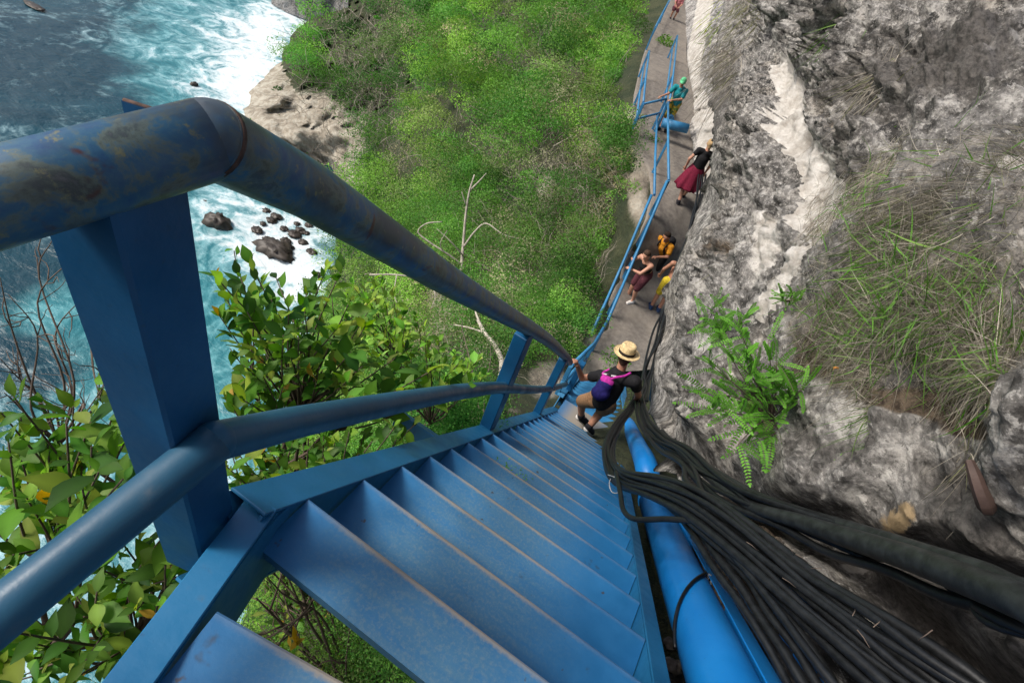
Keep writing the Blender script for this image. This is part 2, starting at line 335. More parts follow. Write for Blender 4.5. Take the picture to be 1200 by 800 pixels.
# ---- hillside falling from the path to the sea
uLf=lerp([-320,-200,-100,0,40,75,110,130,165,195,225,260,330,400,480,560,650,800,1200],[500,450,418,375,346,322,295,284,290,330,404,396,388,362,342,322,298,275,215])
uLf0=uLf
uLf=lambda v: uLf0(v)+3.2*np.sin(np.asarray(v)*.11)+2.4*np.sin(np.asarray(v)*.27+1)+1.6*np.sin(np.asarray(v)*.61+2)
uRf=lerp([-320,0,60,150,250,330,400,470,560,800,1200],[840,800,800,800,790,775,770,760,900,1000,1100])
def st(u,v,k=1.): return (u,v,float(SEAT(u,v))*k)
hp=[st(460,-220),st(418,-100),st(375,0,.99),st(346,40,.99),st(322,75,.99),st(284,130),st(290,165),st(330,195),st(404,225),
 st(375,70,.93),st(340,130,.95),st(400,150,.88),st(430,60,.82),st(450,0,.8),st(520,-100,.7),
 (500,0,115),(560,0,82),(620,0,62),(690,0,50),(735,10,43),(765,15,37),(800,-10,38),(600,-100,110),(700,-100,75),(780,-100,60),
 (450,130,105),(450,200,85),(500,100,72),(560,100,52),(620,100,40),(680,90,32),(725,80,27.5),(752,80,25.5),(790,70,27),
 (420,260,80),(450,260,62),(500,200,50),(560,200,38),(620,190,28),(680,180,22.5),(730,170,19.5),(760,160,19.5),(790,130,21.5),
 (392,300,80),(388,340,60),(440,300,40),(500,290,27),(560,290,23),(620,280,18.5),(680,280,16),(715,280,14.6),(745,270,14.8),(780,230,16),
 (370,400,36),(420,380,24),(480,370,18),(540,370,15.5),(600,370,14),(650,370,12.8),(690,380,12.2),(730,340,13.3),(765,350,13.3),
 (345,480,16),(420,460,10),(500,450,8.6),(580,440,9.5),(640,430,10.6),(690,425,11.5),(740,420,12.),
 (325,560,9),(400,540,5.6),(500,520,5.2),(600,500,6.6),(680,480,8.8),(740,470,9.5),
 (300,650,6.5),(400,650,3.6),(520,650,3.3),(650,620,4),(800,650,3.6),(275,800,5.0),(400,800,2.7),(600,800,2.5),(800,800,2.4),(215,1200,5),(600,1200,2.2),(1000,1000,2.2)]
def UVT(X): q=RM@(np.asarray(X,float)-CAM); return (600+F*q[0]/q[2],400+F*q[1]/q[2],q[2])
def drop(hp_,new,rad_=26): return [p for p in hp_ if all(math.hypot(p[0]-q[0],p[1]-q[1])>rad_ for q in new)]
newp=[]
for l,r in zip(L[:-2],R[:-2]):
    a=UVT(l);b=UVT(r); newp+= [(a[0]-3,a[1]+2,a[2]*1.012),(b[0],b[1],b[2]*1.10),((a[0]+b[0])/2,(a[1]+b[1])/2,(a[2]+b[2])/2*1.07)]
hp=drop(hp,newp)+newp
hT=TPS(hp)
vs=np.r_[-320:-60:20,-60:600:4,600:1200:12].astype(float); ss=np.r_[np.linspace(0,1,150)]
V=np.repeat(vs[:,None],len(ss),1); U=uLf(V)+(uRf(V)-uLf(V))*ss; T=hT(U,V); X=PV(U,V,T)
sc_=T[...,None]; n=ridge(X*.12,5)*.022+fbm(X*.5,4)*.01
edge=np.clip(ss*14,0,1)[None,:]; rights=np.clip((1-ss)*6,0,1)[None,:]
T2=T*(1-n*edge*rights); X=PV(U,V,T2)
bareL=[(335,155,55,50,0,1.),(300,120,25,34,0,1.2),(380,165,34,50,10,.75),(400,215,30,45,0,1.),(430,130,16,40,0,.3),(520,375,16,28,0,.9),(505,330,12,30,0,.5),(640,225,16,28,20,.8),(627,300,25,18,0,.3),(748,205,16,70,0,.9),(740,170,12,40,0,.9),(640,445,26,26,0,.9),(600,480,25,14,0,.4),(690,330,25,25,20,.35),(700,400,25,14,0,.6),(410,460,14,20,0,.4)]
BPOLY=[(328,72),(288,105),(276,140),(296,190),(405,245),(425,215),(392,165),(362,140),(345,112)]
bare=blobs(U,V,bareL)+inpoly(U,V,BPOLY)*.9
# skirt behind the seaward edge, away from the viewer and down
sk=[]
for d in (60,25,10,3):
    B=X[:,0,:].copy(); k=T[:,0:1]/60; B=B+np.array([.35,1.,0])*d*k*.6; B[:,2]-=d*k[:,0]*.8; sk.append(B)
X=np.concatenate([np.stack(sk,1),X],1); bare=np.concatenate([np.repeat(bare[:,:1],4,1),bare],1)
hill=gridmesh('hillside',X,M['hill_soil'],{'bare':bare}); tag(hill,kind='structure')
def hillP(u,v,lift=0.): return PV(u,v,hT(u,v)*(1-lift))
def strip(Ls,Rs,name,n=10,c=14):
    Lc=np.array(cr(Ls,n)); Rc=np.array(cr(Rs,n)); d=Rc-Lc; d/=np.linalg.norm(d,axis=1)[:,None]; rows=[]
    Lo=Lc-d*.12; Ro=Rc+d*.9
    for k in range(5,0,-1): q=Lo-d*.05*k; q=q.copy(); q[:,2]-=.28*k; rows.append(q)
    for k in range(c+1):
        q=Lo*(1-k/c)+Ro*k/c; rows.append(q)
    X=np.stack(rows,1)
    s=np.zeros(X.shape[:2]); s[:,5:]=1
    nz=fbm(X*1.6,5); X[...,2]+=nz*.035*s; X[:,:5,:]+= (fbm(X[:,:5]*1.2,4)*.16)[...,None]*(-d[:,None,:])
    # low worn steps where the path climbs
    return gridmesh(name,X,M['concrete'],flip=False)
path=strip(L,R,'path',24,30); tag(path,kind='structure')
# ---- cliff: near rock wall on the right
cl=[(755,480,6.9),(770,455,6.6),(758,430,7.9),(768,385,9.3),(778,335,9.6),(792,290,10.0),(814,240,11.2),(816,200,12.4),(815,150,13.5),(822,90,15),(834,40,17),(850,-20,21),(870,-120,26),
 (800,400,5.9),(800,330,7.3),(830,260,7.6),(850,200,8.2),(850,120,10.5),(870,50,13),(900,0,13),(900,100,8.2),(900,180,6.4),(900,250,5.2),(850,330,5.4),(860,400,4.1),(800,450,4.9),(800,500,4.3),(770,500,4.7),(850,480,3.5),(850,560,2.9),(800,560,3.3),
 (950,60,7.5),(950,150,5.4),(965,220,4.1),(935,280,3.9),(930,340,3.4),(920,400,3.0),(900,450,3.2),(905,500,3.15),(900,560,2.45),(1000,20,5.8),(1000,120,4.5),(1010,200,3.3),(1000,280,2.6),(1000,360,2.3),(980,420,2.4),(960,480,2.5),(1000,500,2.1),(960,560,2.15),(930,620,2.15),
 (1100,0,4.3),(1100,80,3.6),(1090,150,3.0),(1100,200,2.3),(1100,300,1.95),(1100,380,1.85),(1090,430,1.95),(1090,490,1.9),(1060,560,1.8),(1000,620,1.85),(1000,700,1.65),(1080,650,1.6),(1080,760,1.5),
 (1200,0,3.6),(1200,80,3.0),(1200,130,2.5),(1200,180,2.0),(1200,280,1.7),(1200,380,1.6),(1190,430,1.45),(1170,480,1.42),(1200,560,1.3),(1150,600,1.5),(1180,680,1.4),(1200,800,1.25),(1130,480,1.75),(1000,800,1.6),(900,720,1.85),(860,650,2.2),(900,820,1.75),(850,760,2.1),
 (800,620,2.9),(790,700,2.5),(800,800,2.2),(790,900,2.),(900,1000,1.7),(1200,1000,1.15),
 (1400,0,3.0),(1400,-300,4),(1600,-700,6),(1200,-300,6),(1000,-300,12),(880,-300,30),(1400,300,1.5),(1400,600,1.25),(1700,300,1.6),(1700,600,1.3),(1700,1000,1.1),(1700,-200,3)]
cT=TPS(cl,3e-4)
cLf=lerp([-700,-300,-120,-20,40,90,150,200,240,290,335,385,430,480,520,600,700,1000],[920,885,868,852,840,833,835,831,817,796,779,768,760,757,782,800,818,900])
vs=np.r_[np.linspace(-700,-40,30),np.arange(-40,840,2.6),np.linspace(845,1100,14)]; ss=np.r_[np.arange(0,440,2.6),np.linspace(445,900,40)]
V=np.repeat(vs[:,None],len(ss),1); U=cLf(V)+ss; T=cT(U,V)
GRASSP=[(905,400),(925,330),(960,255),(1010,200),(1080,170),(1140,150),(1260,120),(1260,460),(1190,440),(1150,480),(1110,500),(1060,470),(1000,470),(960,450),(930,440)]
def blur(a,n=6):
    a=a.astype(float)
    for _ in range(n):
        p=np.pad(a,2,mode='edge'); a=sum(p[2+i:p.shape[0]-2+i,2:-2] for i in(-2,-1,0,1,2))/5; p=np.pad(a,2,mode='edge'); a=sum(p[2:-2,2+i:p.shape[1]-2+i] for i in(-2,-1,0,1,2))/5
    return a
gr=blur(inpoly(U,V,GRASSP),8)
X=PV(U,V,T)
amp=np.clip(T*.028,.03,.35)
gy,gx=np.gradient(X,axis=0),np.gradient(X,axis=1); NX=np.cross(gx,gy); NX/=np.linalg.norm(NX,axis=2,keepdims=True)+1e-12
NX*=np.sign(((CAM-X)*NX).sum(2,keepdims=True))
XA=X*np.array([1,.5,1]); Wq=XA+np.stack([fbm(X*1.3+5,3),fbm(X*1.3+31,3),fbm(X*1.3+77,3)],-1)*.22
h=ridge(Wq*1.0,3,.5)*.13+ridge(Wq*3.1+3,4,.55)*.065+fbm(XA*9,4,.62)*.042+ridge(XA*19,3,.6)*.014
CABB=[[(748,466),(738,480),(716,545),(768,571),(812,592),(862,634),(932,700),(1002,758),(1090,822)],[(754,492),(798,530),(868,584),(985,640),(1050,705),(1120,770),(1200,850)],[(800,532),(880,592),(1000,632),(1135,680),(1200,706),(1280,745)],[(808,252),(792,300),(777,350),(766,395),(756,440),(750,470)],[(786,586),(905,800),(1000,960)]]
cab=np.full(U.shape,1e9)
for pl0 in CABB:
    for (x1,y1),(x2,y2) in zip(pl0[:-1],pl0[1:]):
        l2=(x2-x1)**2+(y2-y1)**2; tt_=np.clip(((U-x1)*(x2-x1)+(V-y1)*(y2-y1))/l2,0,1); cab=np.minimum(cab,np.hypot(U-x1-tt_*(x2-x1),V-y1-tt_*(y2-y1)))
near=np.exp(-(cab/(26+.03*np.maximum(U-800,0)))**2)
fade=np.clip(ss/45,.06,1)[None,:]*(1-.75*near); bot=np.clip((V-520)/150,0,1)*np.clip((930-U)/150,0,1)
h=h*(1-.55*gr)*(1-.6*blur(inpoly(U,V,[(905,60),(912,150),(938,225),(940,290),(965,262),(984,212),(965,165),(940,80)]),3))*fade*(1-.6*bot)*np.clip(T/3.2,.5,2.2)
T2=T*(1+.13*near*np.clip((V-420)/80,0,1)+.02*near)
# hollows: under the grass lip, behind the fern, crack of the right boulder
T2+=blobs(U,V,[(905,480,38,34,0,.28),(1140,520,14,60,8,.13),(1010,580,30,12,0,.04),(940,690,60,30,30,.12),(980,250,16,120,24,.0),(1060,640,26,16,0,.05),(1090,560,14,24,0,.09)])
T2-=blobs(U,V,[(1195,500,45,60,0,.10),(1050,610,40,26,-20,.09),(1150,640,60,40,0,.05),(945,570,50,35,0,.10),(1080,720,60,50,0,.04),(1180,760,50,60,0,.05)])
X=PV(U,V,T2)+NX*(h-.10*np.clip(T/3.2,.5,2.2)*np.clip(ss/10,.3,1)[None,:])[...,None]
U9=U+fbm(XA*5,4)*6;V9=V+fbm(XA*5+40,4)*6; pstk=inpoly(U9,V9,[(920,60),(905,85),(915,120),(912,150),(930,185),(938,225),(935,262),(948,290),(962,262),(978,238),(984,212),(972,180),(958,160),(950,125),(938,90)])|inpoly(U9,V9,[(948,285),(925,300),(912,340),(900,372),(906,380),(925,350),(940,315)]) 
pale=pstk*.95+blobs(U,V,[(905,300,14,50,20,.6),(880,265,60,22,10,.35),(850,250,40,30,0,.15),(1200,190,50,16,-5,.7),(905,380,18,50,15,.4),(990,575,20,8,0,.5),(998,658,22,9,0,.8),(1180,700,50,12,0,.4),(840,380,50,90,0,.14),(1020,790,20,10,0,.3),(800,430,30,100,0,.18),(930,60,16,40,-10,.3)])-.0
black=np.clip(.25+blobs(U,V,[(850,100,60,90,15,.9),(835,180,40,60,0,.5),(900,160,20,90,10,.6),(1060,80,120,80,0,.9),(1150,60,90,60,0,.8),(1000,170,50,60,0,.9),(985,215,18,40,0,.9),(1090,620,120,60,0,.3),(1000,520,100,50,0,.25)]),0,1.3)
gsoft=blur(inpoly(U+fbm(X*4+7,3)*26,V+fbm(X*4+70,3)*26,GRASSP),2); soil=gsoft*.42+blobs(U,V,[(905,490,30,40,0,.9),(870,300,30,30,0,.5),(865,60,50,40,0,.4),(990,20,70,35,0,.45),(1080,60,50,40,0,.2),(930,700,50,40,20,.8),(880,610,60,22,30,.6),(1150,505,40,14,20,.7),(1060,470,60,16,0,.5),(930,430,40,30,0,.4),(860,740,60,60,0,.7),(840,640,50,60,0,.9),(880,720,40,60,0,.6)])
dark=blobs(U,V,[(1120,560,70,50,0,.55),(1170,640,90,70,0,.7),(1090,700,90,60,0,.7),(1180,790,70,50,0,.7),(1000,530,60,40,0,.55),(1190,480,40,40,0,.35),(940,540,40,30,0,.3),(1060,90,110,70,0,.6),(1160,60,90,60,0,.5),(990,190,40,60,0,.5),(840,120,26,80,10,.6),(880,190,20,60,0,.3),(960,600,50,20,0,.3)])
ochre=blobs(U,V,[(1040,605,24,18,0,.9),(1060,592,14,10,0,.5),(900,120,14,30,0,.3),(985,150,20,20,0,.45),(1090,700,14,10,0,.25),(1195,175,40,10,0,.2)])
sk=[];
for d in (3.2,1.6,.8,.3,.1):
    B=X[:,0,:].copy(); k=np.clip(T[:,0:1]/8,.3,4); B=B+np.array([.55,1.,-.1])*d*k; sk.append(B)
def padL(a,n): return np.concatenate([np.repeat(a[:,:1],n,1),a],1)
X=np.concatenate([np.stack(sk,1),X],1)
X[:,:5,:]+=(fbm(X[:,:5,:]*1.3,5)*.18)[...,None]
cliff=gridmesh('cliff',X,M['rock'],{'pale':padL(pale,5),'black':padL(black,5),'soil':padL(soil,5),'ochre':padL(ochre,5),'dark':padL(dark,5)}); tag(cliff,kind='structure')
def cliffP(u,v,lift=.0): return PV(u,v,cT(u,v)*(1-lift))
# ---- unseen stretch of the same cliff behind the viewer, added to block sky light
yy=np.linspace(-14,1.6,50);zz=np.linspace(-3,14,50);Y,Z=np.meshgrid(yy,zz); Xw=1.75+.10*np.abs(Z)+.10*np.clip(-Y,0,9)
Xb=np.stack([Xw+.3*ridge(np.stack([Xw,Y,Z],-1)*.8,4),Y,Z],-1); z0=np.zeros(Y.shape)
cb_=gridmesh('cliff',Xb,M['rock'],{'pale':z0,'black':z0+.6,'soil':z0,'ochre':z0,'dark':z0}); tag(cb_,kind='structure')
# ---- far pale flowstone wall beside the path
fp=[(798,0,37),(806,-60,46),(800,60,27),(803,110,22),(806,140,19),(815,165,16.5),(820,0,33),(820,60,24),(822,120,20),(845,0,29),(850,60,23),(850,150,17),(880,-100,40),(900,0,30),(900,150,18),(790,40,31)]
fT=TPS(fp)
vs=np.arange(-140,230,2.5);ss=np.arange(0,90,2.5); V=np.repeat(vs[:,None],len(ss),1); lf=lerp([-140,-60,0,30,60,100,140,170,230],[822,812,803,800,799,802,805,812,814]); U=lf(V)+ss; T=fT(U,V)
X=PV(U,V,T); h=ridge(X*np.array([1.1,1.1,.35]),4)*.5+fbm(X*np.array([2.5,2.5,.9]),4)*.4; X=PV(U,V,T-h*.35*np.clip(ss/12,.2,1)[None,:])
wp=np.interp(V,[-40,0,60,100,140],[838,824,812,806,824]); pa=1.15*np.exp(-((U-wp-3)/10.)**2)+blobs(U,V,[(820,128,16,24,0,.8)])
bl=.1+blobs(U,V,[(838,20,10,50,0,.8),(800,110,8,40,0,.6)])
sk=[]
for d in (6,3,1,.3): B=X[:,0,:]+np.array([.8,1.,0])*d; sk.append(B)
X=np.concatenate([np.stack(sk,1),X],1); z=np.zeros_like(padL(pa,4))
fw=gridmesh('far_cliff',X,M['pale_rock'],{'pale':padL(pa,4),'black':padL(bl,4),'soil':z,'ochre':z,'dark':z}); tag(fw,kind='structure')
# ---- dark debris floor in the gap between stairs and pipe
g=np.zeros((80,24,3)); RUN=.22;RISE=.20317;SLP=RISE/RUN;W=.96982
for i,y in enumerate(np.linspace(-.6,6.3,80)):
    for j,x in enumerate(np.linspace(.86,2.0,24)): g[i,j]=(x,y,-SLP*y-.42)
g[...,2]+=fbm(g*4,5)*.09
dg=gridmesh('gully_floor',g,M['soil']); tag(dg,kind='structure')
# ---- a second rock headland beyond the cove, at the top of the view
vs=np.linspace(-120,22,40);ss=np.linspace(0,1,50);V=np.repeat(vs[:,None],50,1)
bt=lerp([0,.2,.45,.8,1.],[5,15,23,27,33])
U=318+ss[None,:]*90+0*V; Vb=bt(ss)[None,:]; V=Vb-(1-(np.arange(40)/39.)[:,None])*120
T=SEAT(U,Vb+0*V); T=T*(1+.0*V)
X=PV(U,V,T*(1-.04*(1-(np.arange(40)/39.)[:,None]))); nn=ridge(X*.04,5)*.012; X=PV(U,V,T*(1-.04*(1-(np.arange(40)/39.)[:,None])-nn))
z0=np.zeros(U.shape)
hd=gridmesh('headland',X,M['pale_rock'],{'pale':z0-.3,'black':z0+.9,'soil':z0+.2,'ochre':z0,'dark':z0}); tag(hd,kind='structure')
# ---- rocks awash in the surf
def boulder(name,c,r,seed,mat,sq=(1,1,.6),n=18,label=None,cat='rock',group=None):
    th=np.linspace(0,math.pi,n);ph=np.linspace(0,2*math.pi,2*n+1); A,B=np.meshgrid(th,ph,indexing='ij')
    d=np.stack([np.sin(A)*np.cos(B),np.sin(A)*np.sin(B),np.cos(A)],-1)
    R=1+.42*ridge(d*1.4+seed*7.7,5,.6)+.2*fbm(d*4+seed,4); R[:,-1]=R[:,0]; R[0]=R[0].mean();R[-1]=R[-1].mean()
    X=d*R[...,None]*np.array(sq)*r
    o=gridmesh(name,X,mat); o.location=c; return tag(o,label,cat,group)
def sea_rock(u,v,px,seed,label,group=None,sq=(1,1,.55)):
    t=float(SEAT(u,v)); c=PV(u,v,t); boulder('sea_rock',tuple(c),px*.72*t/F,seed,M['wet_rock'],sq,14,label,'rock',group)
sea_rock(228,99,4,1,'small black rock alone in the open water above the handrail')
sea_rock(256,262,15,2,'jagged brown rock in white surf just right of the thick blue post',sq=(1,.9,.8))
sea_rock(323,294,24,3,'widest flat brown rock in the surf, directly above the shrub',sq=(1.,.6,.4))
G='small rocks awash in the surf'; lb='small dark rock washed by white surf between handrail and shrub'
for i,(u,v,px) in enumerate([(301,270,7),(312,247,5),(318,258,6),(324,254,7),(333,268,5),(345,275,8),(352,270,6),(356,284,6),(362,264,5),(312,280,5),(335,282,6),(366,296,7),(372,322,7),(348,262,4),(308,262,4),(240,236,3),(340,290,5),(359,273,4)]):
    sea_rock(u,v,px,10+i,lb,G,(1,.8,.4))
sea_rock(40,7,10,40,'low dark reef just under the surface in the far corner of the sea',sq=(1.5,.5,.12))
# ================================================================ STAIRCASE
def nose(i,x=0.,dz=0.): return np.array([x,i*RUN,-i*RISE+dz])
SD=np.array([0,RUN,-RISE]);SD=SD/np.linalg.norm(SD); SN=np.array([0,-SD[2],SD[1]])   # along the slope, normal to it
stair=empty('metal_staircase',(W/2,.44,-2*RISE),'steep blue painted metal staircase in the foreground with worn treads','staircase')
NL=22
def tread_mb(w,dep=.15):
    b=MB()
    # folded plate: top sheet, front lip, rear lip
    n=12; xs=np.linspace(0,w,n)
    prof=[(0,0),(-.004,.0025),(-dep,.0025),(-dep,-.035),(-dep+.004,-.035),(-dep+.004,-.0025),(-.006,-.0025),(-.006,-.036),(0,-.036)]
    v=[(x,y,z) for x in (0,w) for y,z in prof]; m=len(prof)
    f=[(k,(k+1)%m,m+(k+1)%m,m+k) for k in range(m)]+[tuple(range(m-1,-1,-1)),tuple(range(m,2*m))]
    return b.add(v,f)
t0=tread_mb(W-.002).build('step',M['step_paint'],stair)
def setw(o,loc): o.matrix_parent_inverse=Matrix.Translation(o.parent.location).inverted(); o.location=loc
setw(t0,(0.001,2*RUN,-2*RISE))
for i in range(3,NL+1):
    c=t0.copy(); COL.objects.link(c); c.location=(0.001,i*RUN,-i*RISE)
# landing plate under the climber
def plate(x0,x1,y0,y1,z,th,name,mat,parent):
    return MB().box(((x0+x1)/2,(y0+y1)/2,z-th/2),((( x1-x0)/2,0,0),(0,(y1-y0)/2,0),(0,0,th/2)),.003).build(name,mat,parent)
LZ=-(NL+1)*RISE; LY0=(NL+1)*RUN-.15; LY1=LY0+.42
pl_=MB().box((W/2+.0,(0.42)/2,-.005),((W/2-.003,0,0),(0,.21,0),(0,0,.004))).build('landing_plate',M['step_paint'],stair); setw(pl_,(0,LY0,LZ))
# stringers: upright web plus a wide top flange
def stringer(x0,x1,webx,a,b,topoff,name='stringer'):
    m=MB(); c=(x0+x1)/2; n=SN
    m.bar(a+n*(topoff-.004)+np.array([c-a[0],0,0]),b+n*(topoff-.004)+np.array([c-b[0],0,0]),(x1-x0,0,0),n*.008,.002)
    m.bar(a+n*(topoff-.118)+np.array([webx-a[0],0,0]),b+n*(topoff-.118)+np.array([webx-b[0],0,0]),(.008,0,0),n*.218)
    m.bar(a+n*(topoff-.232)+np.array([c-a[0],0,0]),b+n*(topoff-.232)+np.array([c-b[0],0,0]),(x1-x0,0,0),n*.008)
    return m.build(name,M['stringer_paint'],stair)
sA=np.array([0,.318,-.318*SLP]); sB=np.array([0,LY1,-LY1*SLP])
stringer(-.1,0,-.006,sA,sB,.002)
stringer(W+.002,W+.062,W+.006,np.array([0,-.6,.6*SLP]),sB,.006)
# upper landing frame, turned a few degrees and nearly level
B_=np.array([0,.35,-.3233]); Bo=np.array([-.075,.318,-.300]); ud=np.array([.098,-.331,0]);ud/=np.linalg.norm(ud); ud=ud+np.array([0,0,.16]); 
perp=np.array([-.96,-.27,0])
m_=MB(); a=B_+perp*.036+np.array([0,0,.004]); b=a+ud*.75; m_.bar(a,b,perp*.072,(0,0,.008),.002)
wb=B_+perp*.004+np.array([0,0,-.115]); m_.bar(wb,wb+ud*.75,perp*.008,(0,0,.215)); m_.build('stringer',M['stringer_paint'],stair)
# top tread, the one nearest the camera
c1=PZ(253,714,-.285); c2=PZ(405,800,-.285); dx=c2-c1; dx/=np.linalg.norm(dx); 
tt=tread_mb(.95,.24).build('step',M['step_paint'],stair); tt.rotation_euler=(0,0,math.atan2(dx[1],dx[0])); setw(tt,tuple(c1+dx*-.0+np.array([0.004,0,-.002])))
# near post: square hollow section with a rusted rim
K=np.array([-.042,.194,0]);e1=np.array([-.217,.976,0]);e2=np.array([-.976,-.217,0])
pc=K+e1*.051+e2*.055
def post(c,e1,e2,h1,h2,z0,z1,cap=True,mat='post_paint'):
    ln=RM[0]*np.array([1,1,0])*.021; p=MB().box((c[0]+ln[0]/2,c[1]+ln[1]/2,(z0+z1)/2),(e1*h1,e2*h2,np.array([ln[0]/2,ln[1]/2,(z1-z0)/2])),.005).build('post',M[mat],stair)
    if cap: MB().box((c[0]+ln[0],c[1]+ln[1],z1+.003),(e1*(h1+.001),e2*(h2+.001),(0,0,.003))).build('post_rim',M['rust'],p)
    return p
post(pc,e1,e2,.051,.05,-.46,.50)
# bent plate end standing up behind the handrail
a1=P(150,118,.675);a2=P(191,131,.655);dn_=np.array([.0,.0,-.09]); th_=np.array([-.004,-.006,0.])
pm=MB(); pm.add([a1,a2,a2+dn_,a1+dn_,a1+th_,a2+th_,a2+th_+dn_,a1+th_+dn_],[(0,1,2,3),(7,6,5,4),(0,4,5,1),(1,5,6,2),(2,6,7,3),(3,7,4,0)]); pp_=pm.build('end_plate',M['post_paint'],stair)
MB().tube([a1+th_/2,a2+th_/2],.003,8).build('rusty_edge',M['rust'],pp_)
# corner plate closing the bend of the stringer
zc=np.array([0,0,.0005]); cpts=[B_+(.0,.03,-.03),B_+ud*.06+(0,0,-.003),B_+ud*.06+perp*.074+(0,0,-.003),np.array([-.1,.30,-.30*SLP-.012]),np.array([-.1,.42,-.42*SLP-.004])]
cpts=[c+zc for c in cpts]; g_=MB(); n5=len(cpts); lo_=[c+np.array([0,0,-.05]) for c in cpts]; g_.add(cpts+lo_,[tuple(range(n5)),tuple(range(2*n5-1,n5-1,-1))]+[(i,(i+1)%n5,n5+(i+1)%n5,n5+i) for i in range(n5)]); g_.build('corner_plate',M['stringer_paint'],stair)
m2=MB(); a=np.array([-.098,.30,-.42]);b=pc+np.array([0.03,.02,0])+np.array([0,0,-.42]); m2.bar(a,b,(0,0,.2),(.006,.006,0)); m2.build('corner_plate',M['stringer_paint'],stair)
def spost(y,h=.93,x=-.1,w=.05,d=.03):
    z=-y*SLP; c=(x-w+.0,y,z+h/2-.12)
    return MB().box((x-w,y,z+(h-.2)/2),((w*.9,0,0),(0,d,0),(0,0,(h+.2)/2)),.004).build('post',M['post_paint'],stair)
n_=np.array([.976,.217,0]); d0=n_@K+.036
railtop0=PL(246,164,n_,d0); raillow0=PL(252,517,n_,d0)
XR=-.075
def onx(u,v,x): return PL(u,v,(1,0,0),x)
A0_=P(0,232,.49); upt=[A0_+(A0_-railtop0)*1.5,A0_]
toprail=[*upt,railtop0]
dn=[onx(u,v,x) for u,v,x in ((360,222,-.045),(450,280,-.05),(530,332,-.055),(590,367,-.06),(618,383,-.062),(640,397,-.065),(652,407,-.067),(659,414,-.07),(664,419,-.07),(667,424,-.07))]
m_=MB(); m_.tube(toprail,.043,28); m_.build('handrail',M['worn_rail'],stair)
m_=MB(); m_.tube([railtop0+ (railtop0-dn[0])*.03]+[railtop0]+cr(dn,4),.0425,28); m_.build('handrail',M['worn_rail'],stair)
def joint(c,r,mat): m_=MB(); th=np.linspace(0,math.pi,13); m_.tube([np.array(c)+(0,0,-r*math.cos(a)) for a in th],[max(1e-4,r*math.sin(a)) for a in th],24,False); return m_.build('elbow_joint',M[mat],stair)
joint(railtop0,.0428,'worn_rail')
# weld bead ring at the bend
m_=MB(); a=railtop0; t_=(dn[0]-railtop0);t_/=np.linalg.norm(t_); m_.tube([a-t_*.003+ (0,0,0),a+t_*.003],.0436,28); m_.build('weld_seam',M['rust'],stair)
A1_=P(0,720,.67); low=[A1_+(A1_-raillow0)*1.2,A1_,(A1_+raillow0)/2,raillow0]
joint(raillow0,.0345,'rail_paint')
dl=[onx(u,v,x) for u,v,x in ((340,496,-.03),(420,480,-.035),(490,467,-.04),(545,458,-.045),(585,454,-.05),(615,456,-.055),(635,456,-.06),(650,454,-.065),(663,450,-.07))]
m_=MB(); m_.tube(cr(low,4),.0345,28); m_.build('mid_rail',M['rail_paint'],stair)
m_=MB(); m_.tube([raillow0-(dl[0]-raillow0)*.02,raillow0]+cr(dl,4),.0335,24); m_.build('mid_rail',M['rail_paint'],stair)
# lower posts, standing on the outer half of the flange
def spost2(pb,pt,x,w,d):
    b=onx(*pb,x); z0=b[2]; best=min(np.linspace(.3,1.4,200),key=lambda h:abs((lambda q:q[1])(prj(b+np.array([0,0,h])))-pt[1]))
    MB().box((x-w,b[1],z0+best/2-.04),((w,0,0),(0,d,0),(0,0,best/2+.04)),.004).build('post',M['post_paint'],stair)
    return b,best
def prj(X): q=RM@(np.asarray(X,float)-CAM); return (600+F*q[0]/q[2],400+F*q[1]/q[2])
for pb,pt,x,w,d in (((580,497),(620,393),-.03,.04,.055),((634,484),(654,421),-.03,.04,.055),((661,473),(674,427),-.03,.04,.05)):
    print('post',spost2(pb,pt,x,w,d))
# cross beam end poking out under the left stringer
m_=MB(); b0=np.array([-.11,1.33,-1.33*SLP-.05]); m_.box(b0+np.array([-.07,0,0]),((.13,0,0),SD*.035,SN*.035),.005); m_.build('cross_beam',M['stringer_paint'],stair)
# ---- lower flight, beyond the climber
EL=np.array([-.09,LY1+.03,LZ-.04]); ER=np.array([W+.0,LY1+.03,LZ-.04])
fl=empty('metal_staircase',(.3,7.0,-5.6),'short lower blue metal flight beyond the man, leading down onto the concrete path','staircase')
Lb=np.array([-.2,8.1,-6.68]); Rb=np.array([.62,8.5,-6.68])
for s,(a,b) in enumerate(((EL,Lb),(ER,Rb))):
    d=(b-a)/np.linalg.norm(b-a); nn=np.cross(np.array([1,0,0]),d); nn/=np.linalg.norm(nn)
    mm=MB(); mm.bar(a+nn*.03,b+nn*.03,(.1,0,0),nn*.06,.004); mm.bar(a-nn*.08,b-nn*.08,(.012,0,0),nn*.2); mm.build('stringer',M['far_paint'],fl)
for i in range(1,11):
    k=i/10.5; a=EL*(1-k)+Lb*k+np.array([.07,0,.03]); b=ER*(1-k)+Rb*k+np.array([-.07,0,.03]); dd=b-a; dd/=np.linalg.norm(dd); pp=np.array([-dd[1],dd[0],0])
    mm=MB(); c=(a+b)/2; mm.box(c-pp*.08,((b-a)/2,pp*.1,(0,0,.008)),.002); mm.box(c+pp*.018+np.array([0,0,-.012]),((b-a)/2,pp*.006,(0,0,.02))); mm.build('step',M['far_paint'],fl)
def rail(pts,r,parent,mat='far_paint',name='rail',n=12): return MB().tube(pts,r,n).build(name,M[mat],parent)
up=lambda p,h: np.array(p,float)+np.array([0,0,h])
